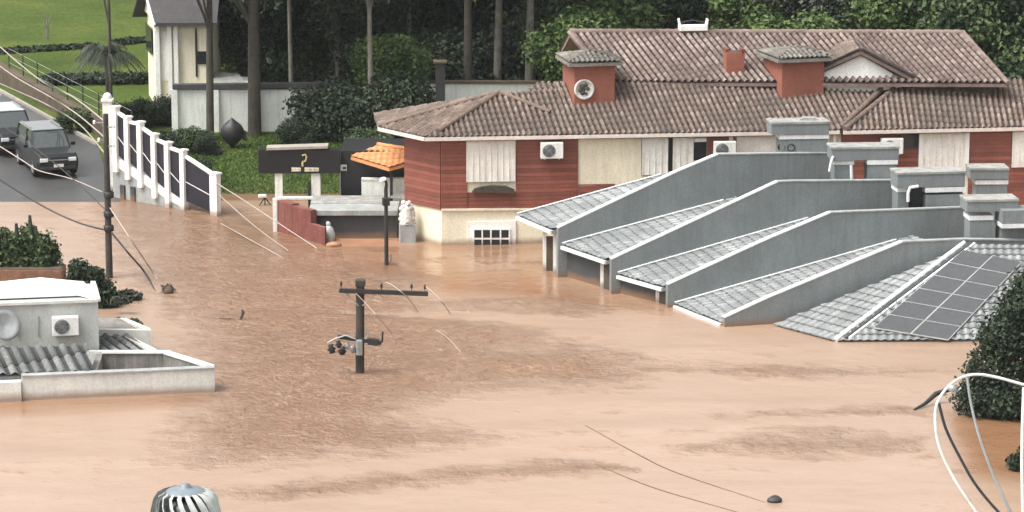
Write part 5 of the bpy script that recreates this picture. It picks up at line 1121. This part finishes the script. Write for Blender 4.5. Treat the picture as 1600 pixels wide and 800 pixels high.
# planter with tall plants beside the near building
pl0 = W(40,448); plr = thing('brick_planter', pl0, 'brown brick planter wall behind the white canopy at left', 'planter')
a, b_ = W(-60,448), W(97,450); zp = D(40,421,pl0.y).z
MB().prism([Vector((a.x,a.y,-1)), Vector((b_.x,b_.y,-1)), Vector((b_.x,b_.y,zp)), Vector((a.x,a.y,zp))], (0,1.2,0)).build('brickwork', M['brick'], plr, .02)
MB().prism([Vector((a.x,a.y+.05,zp)), Vector((b_.x-.05,b_.y+.05,zp)), Vector((b_.x-.05,b_.y+1.1,zp)), Vector((a.x,a.y+1.1,zp))], (0,0,.03)).build('soil', M['earth'], plr)
def leafy(loc, blobs, n, size, seed, m, name, label, cat, stems=0, bark='bark'):
    t = thing(name, loc, label, cat); o = link('crown', leaf_mesh('crown', blobs, n, size, seed, M[m]), t); q = random.Random(seed); mb = MB()
    for b in q.sample(blobs, min(8, len(blobs))): mb.tube([(q.uniform(-.1,.1),q.uniform(-.1,.1),-1.0 if size > .145 else -.05), (b[0]*.4,b[1]*.4,b[2]*.5), (b[0],b[1],b[2])], [.06,.045,.02], 6)
    me = bpy.data.meshes.new('trunk'); me.from_pydata([tuple(v_) for v_ in mb.v], [], mb.f); me.materials.append(M[bark]); link('trunk', me, t); return t
lz = Vector((pl0.x-.2, pl0.y+.6, zp)); 
leafy(lz, [(x, q_, z, .42, .35, .5) for x, q_, z in [(-1.2,0,.5),(-.7,.1,.9),(-.2,0,.6),(.3,.1,1.0),(.8,0,.7),(1.0,.1,.35),(-1.6,0,.9),(0,0,.3),(-.6,0,.25),(.6,0,.3)]], 5200, .17, 51, 'leafmid', 'planter_shrub', 'wide green shrub growing over the brick planter at left', 'shrub')
cs = thing('cactus', lz, 'cluster of dark upright columnar stems rising from the planter shrub', 'plant')
for dx, h_ in ((.35,1.9),(.55,1.5),(-.15,1.6),(.85,1.2)):
    MB().tube([lz+Vector((dx,-.1,0)), lz+Vector((dx+.02,-.1,h_*.7)), lz+Vector((dx,-.1,h_))], [.09,.1,.05], 9).build('stem', M['leafdark'], cs)
q = W(150,482); leafy(Vector((q.x,q.y+.3,0)), [(-.6,0,1.3,.4,.4,.35),(-.3,0,1.0,.5,.45,.4),(.1,0,.6,.5,.45,.45),(.3,0,.25,.45,.4,.4),(-.35,0,.5,.45,.4,.5),(0,0,1.1,.3,.3,.3),(-.8,.1,.9,.3,.3,.4)], 5200, .15, 52, 'leafdark', 'bush', 'dark green bush right of the white canopy below the utility pole', 'bush')
q = W(200,468); leafy(Vector((q.x,q.y,0)), [(-.25,0,.08,.3,.3,.2),(.2,0,.1,.3,.3,.18),(0,.1,.15,.3,.3,.18)], 1500, .13, 53, 'leafgrey', 'bush', 'small grey green bush half drowned right of the utility pole', 'bush')
q = W(190,492); leafy(Vector((q.x,q.y+.1,.4)), [(-.1,0,.1,.22,.15,.12),(.15,0,.08,.2,.15,.1)], 500, .12, 54, 'leafgrey', 'weed_tuft', 'tuft of weeds on the small parapet beside the near building', 'weeds')
q = W(197,533); leafy(Vector((q.x,q.y+.2,.5)), [(-.2,0,.12,.3,.2,.12),(.2,0,.08,.3,.2,.12)], 700, .14, 56, 'leafgrey', 'weed_tuft', 'tuft of weeds on the corrugated bay roof beside the near building', 'weeds')
# foreground tree standing in the flood at right
q = W(1585,658); fz = Vector((q.x+.6,q.y+.9,0))
bl = [(-1.6,0,.5,.75,.8,.6),(-1.2,.1,1.4,.8,.8,.75),(-.8,0,2.4,.85,.8,.8),(-.3,.1,3.3,.8,.8,.7),(.2,0,4.0,.8,.8,.65),(-.6,-.4,.6,1.0,.8,.7),(.3,-.3,1.6,1.0,.9,.9),(.4,-.2,2.7,1.0,.9,.9),(1.0,0,3.6,.9,.9,.9),(1.4,-.2,2.0,1.0,.9,1.0),(1.3,-.3,.7,1.0,.9,.8),(.4,-.5,.5,.9,.7,.6),(1.3,0,4.4,.8,.8,.6),(-1.0,-.3,.3,.7,.6,.4),(2.2,0,2.6,1,1,1.3),(2.4,0,1.0,1,1,1)]
leafy(fz, bl, 34000, .135, 55, 'leafdark', 'flooded_tree', 'large dark leafy tree rising from the water at the right edge', 'tree')
q = W(1592,738); leafy(Vector((q.x+.3,q.y+.2,0)), [(-.25,0,.25,.35,.3,.3),(.1,0,.5,.35,.3,.35),(.4,0,.3,.4,.3,.4),(.3,0,.75,.35,.3,.3),(.7,0,.6,.4,.3,.5)], 1800, .16, 57, 'leafdark', 'bush', 'small dark bush in the water at the lower right edge', 'bush')
# lawn grass: one mass of short blades near the houses
rg = np.random.default_rng(3); n = 45000; X_ = rg.uniform(-15,-4,n); Y_ = rg.uniform(133.6,146.5,n); Z_ = (Y_-SHORE)*SLOPE; a_ = rg.uniform(0,6.28,n); s_ = .025; h_ = rg.uniform(.04,.1,n)
v_ = np.stack([np.stack([X_-np.cos(a_)*s_, Y_-np.sin(a_)*s_, Z_],1), np.stack([X_+np.cos(a_)*s_, Y_+np.sin(a_)*s_, Z_],1), np.stack([X_+rg.normal(0,.05,n), Y_+rg.normal(0,.05,n), Z_+h_],1)],1).reshape(-1,3)
me = bpy.data.meshes.new('lawn_grass'); me.from_pydata(v_.tolist(), [], np.arange(3*n).reshape(-1,3).tolist()); me.materials.append(M['lawn']); me.update(); tag(link('lawn_grass', me), 'short green grass on the lawn before the garden wall', 'grass', kind='stuff')

# rainy air over the valley
mh = bpy.data.materials.new('haze'); mh.use_nodes = True; n_ = mh.node_tree; n_.nodes.remove(n_.nodes['Principled BSDF'])
pv = n_.nodes.new('ShaderNodeVolumePrincipled'); pv.inputs['Color'].default_value = (.86,.9,.92,1); pv.inputs['Density'].default_value = .00011; pv.inputs['Anisotropy'].default_value = 0
n_.links.new(pv.outputs[0], n_.nodes['Material Output'].inputs['Volume'])
hz = MB().box((0,205,13.5), (560,560,33)).build('haze', mh); tag(hz, 'thin pale rain haze over the flooded valley', 'haze', kind='stuff')
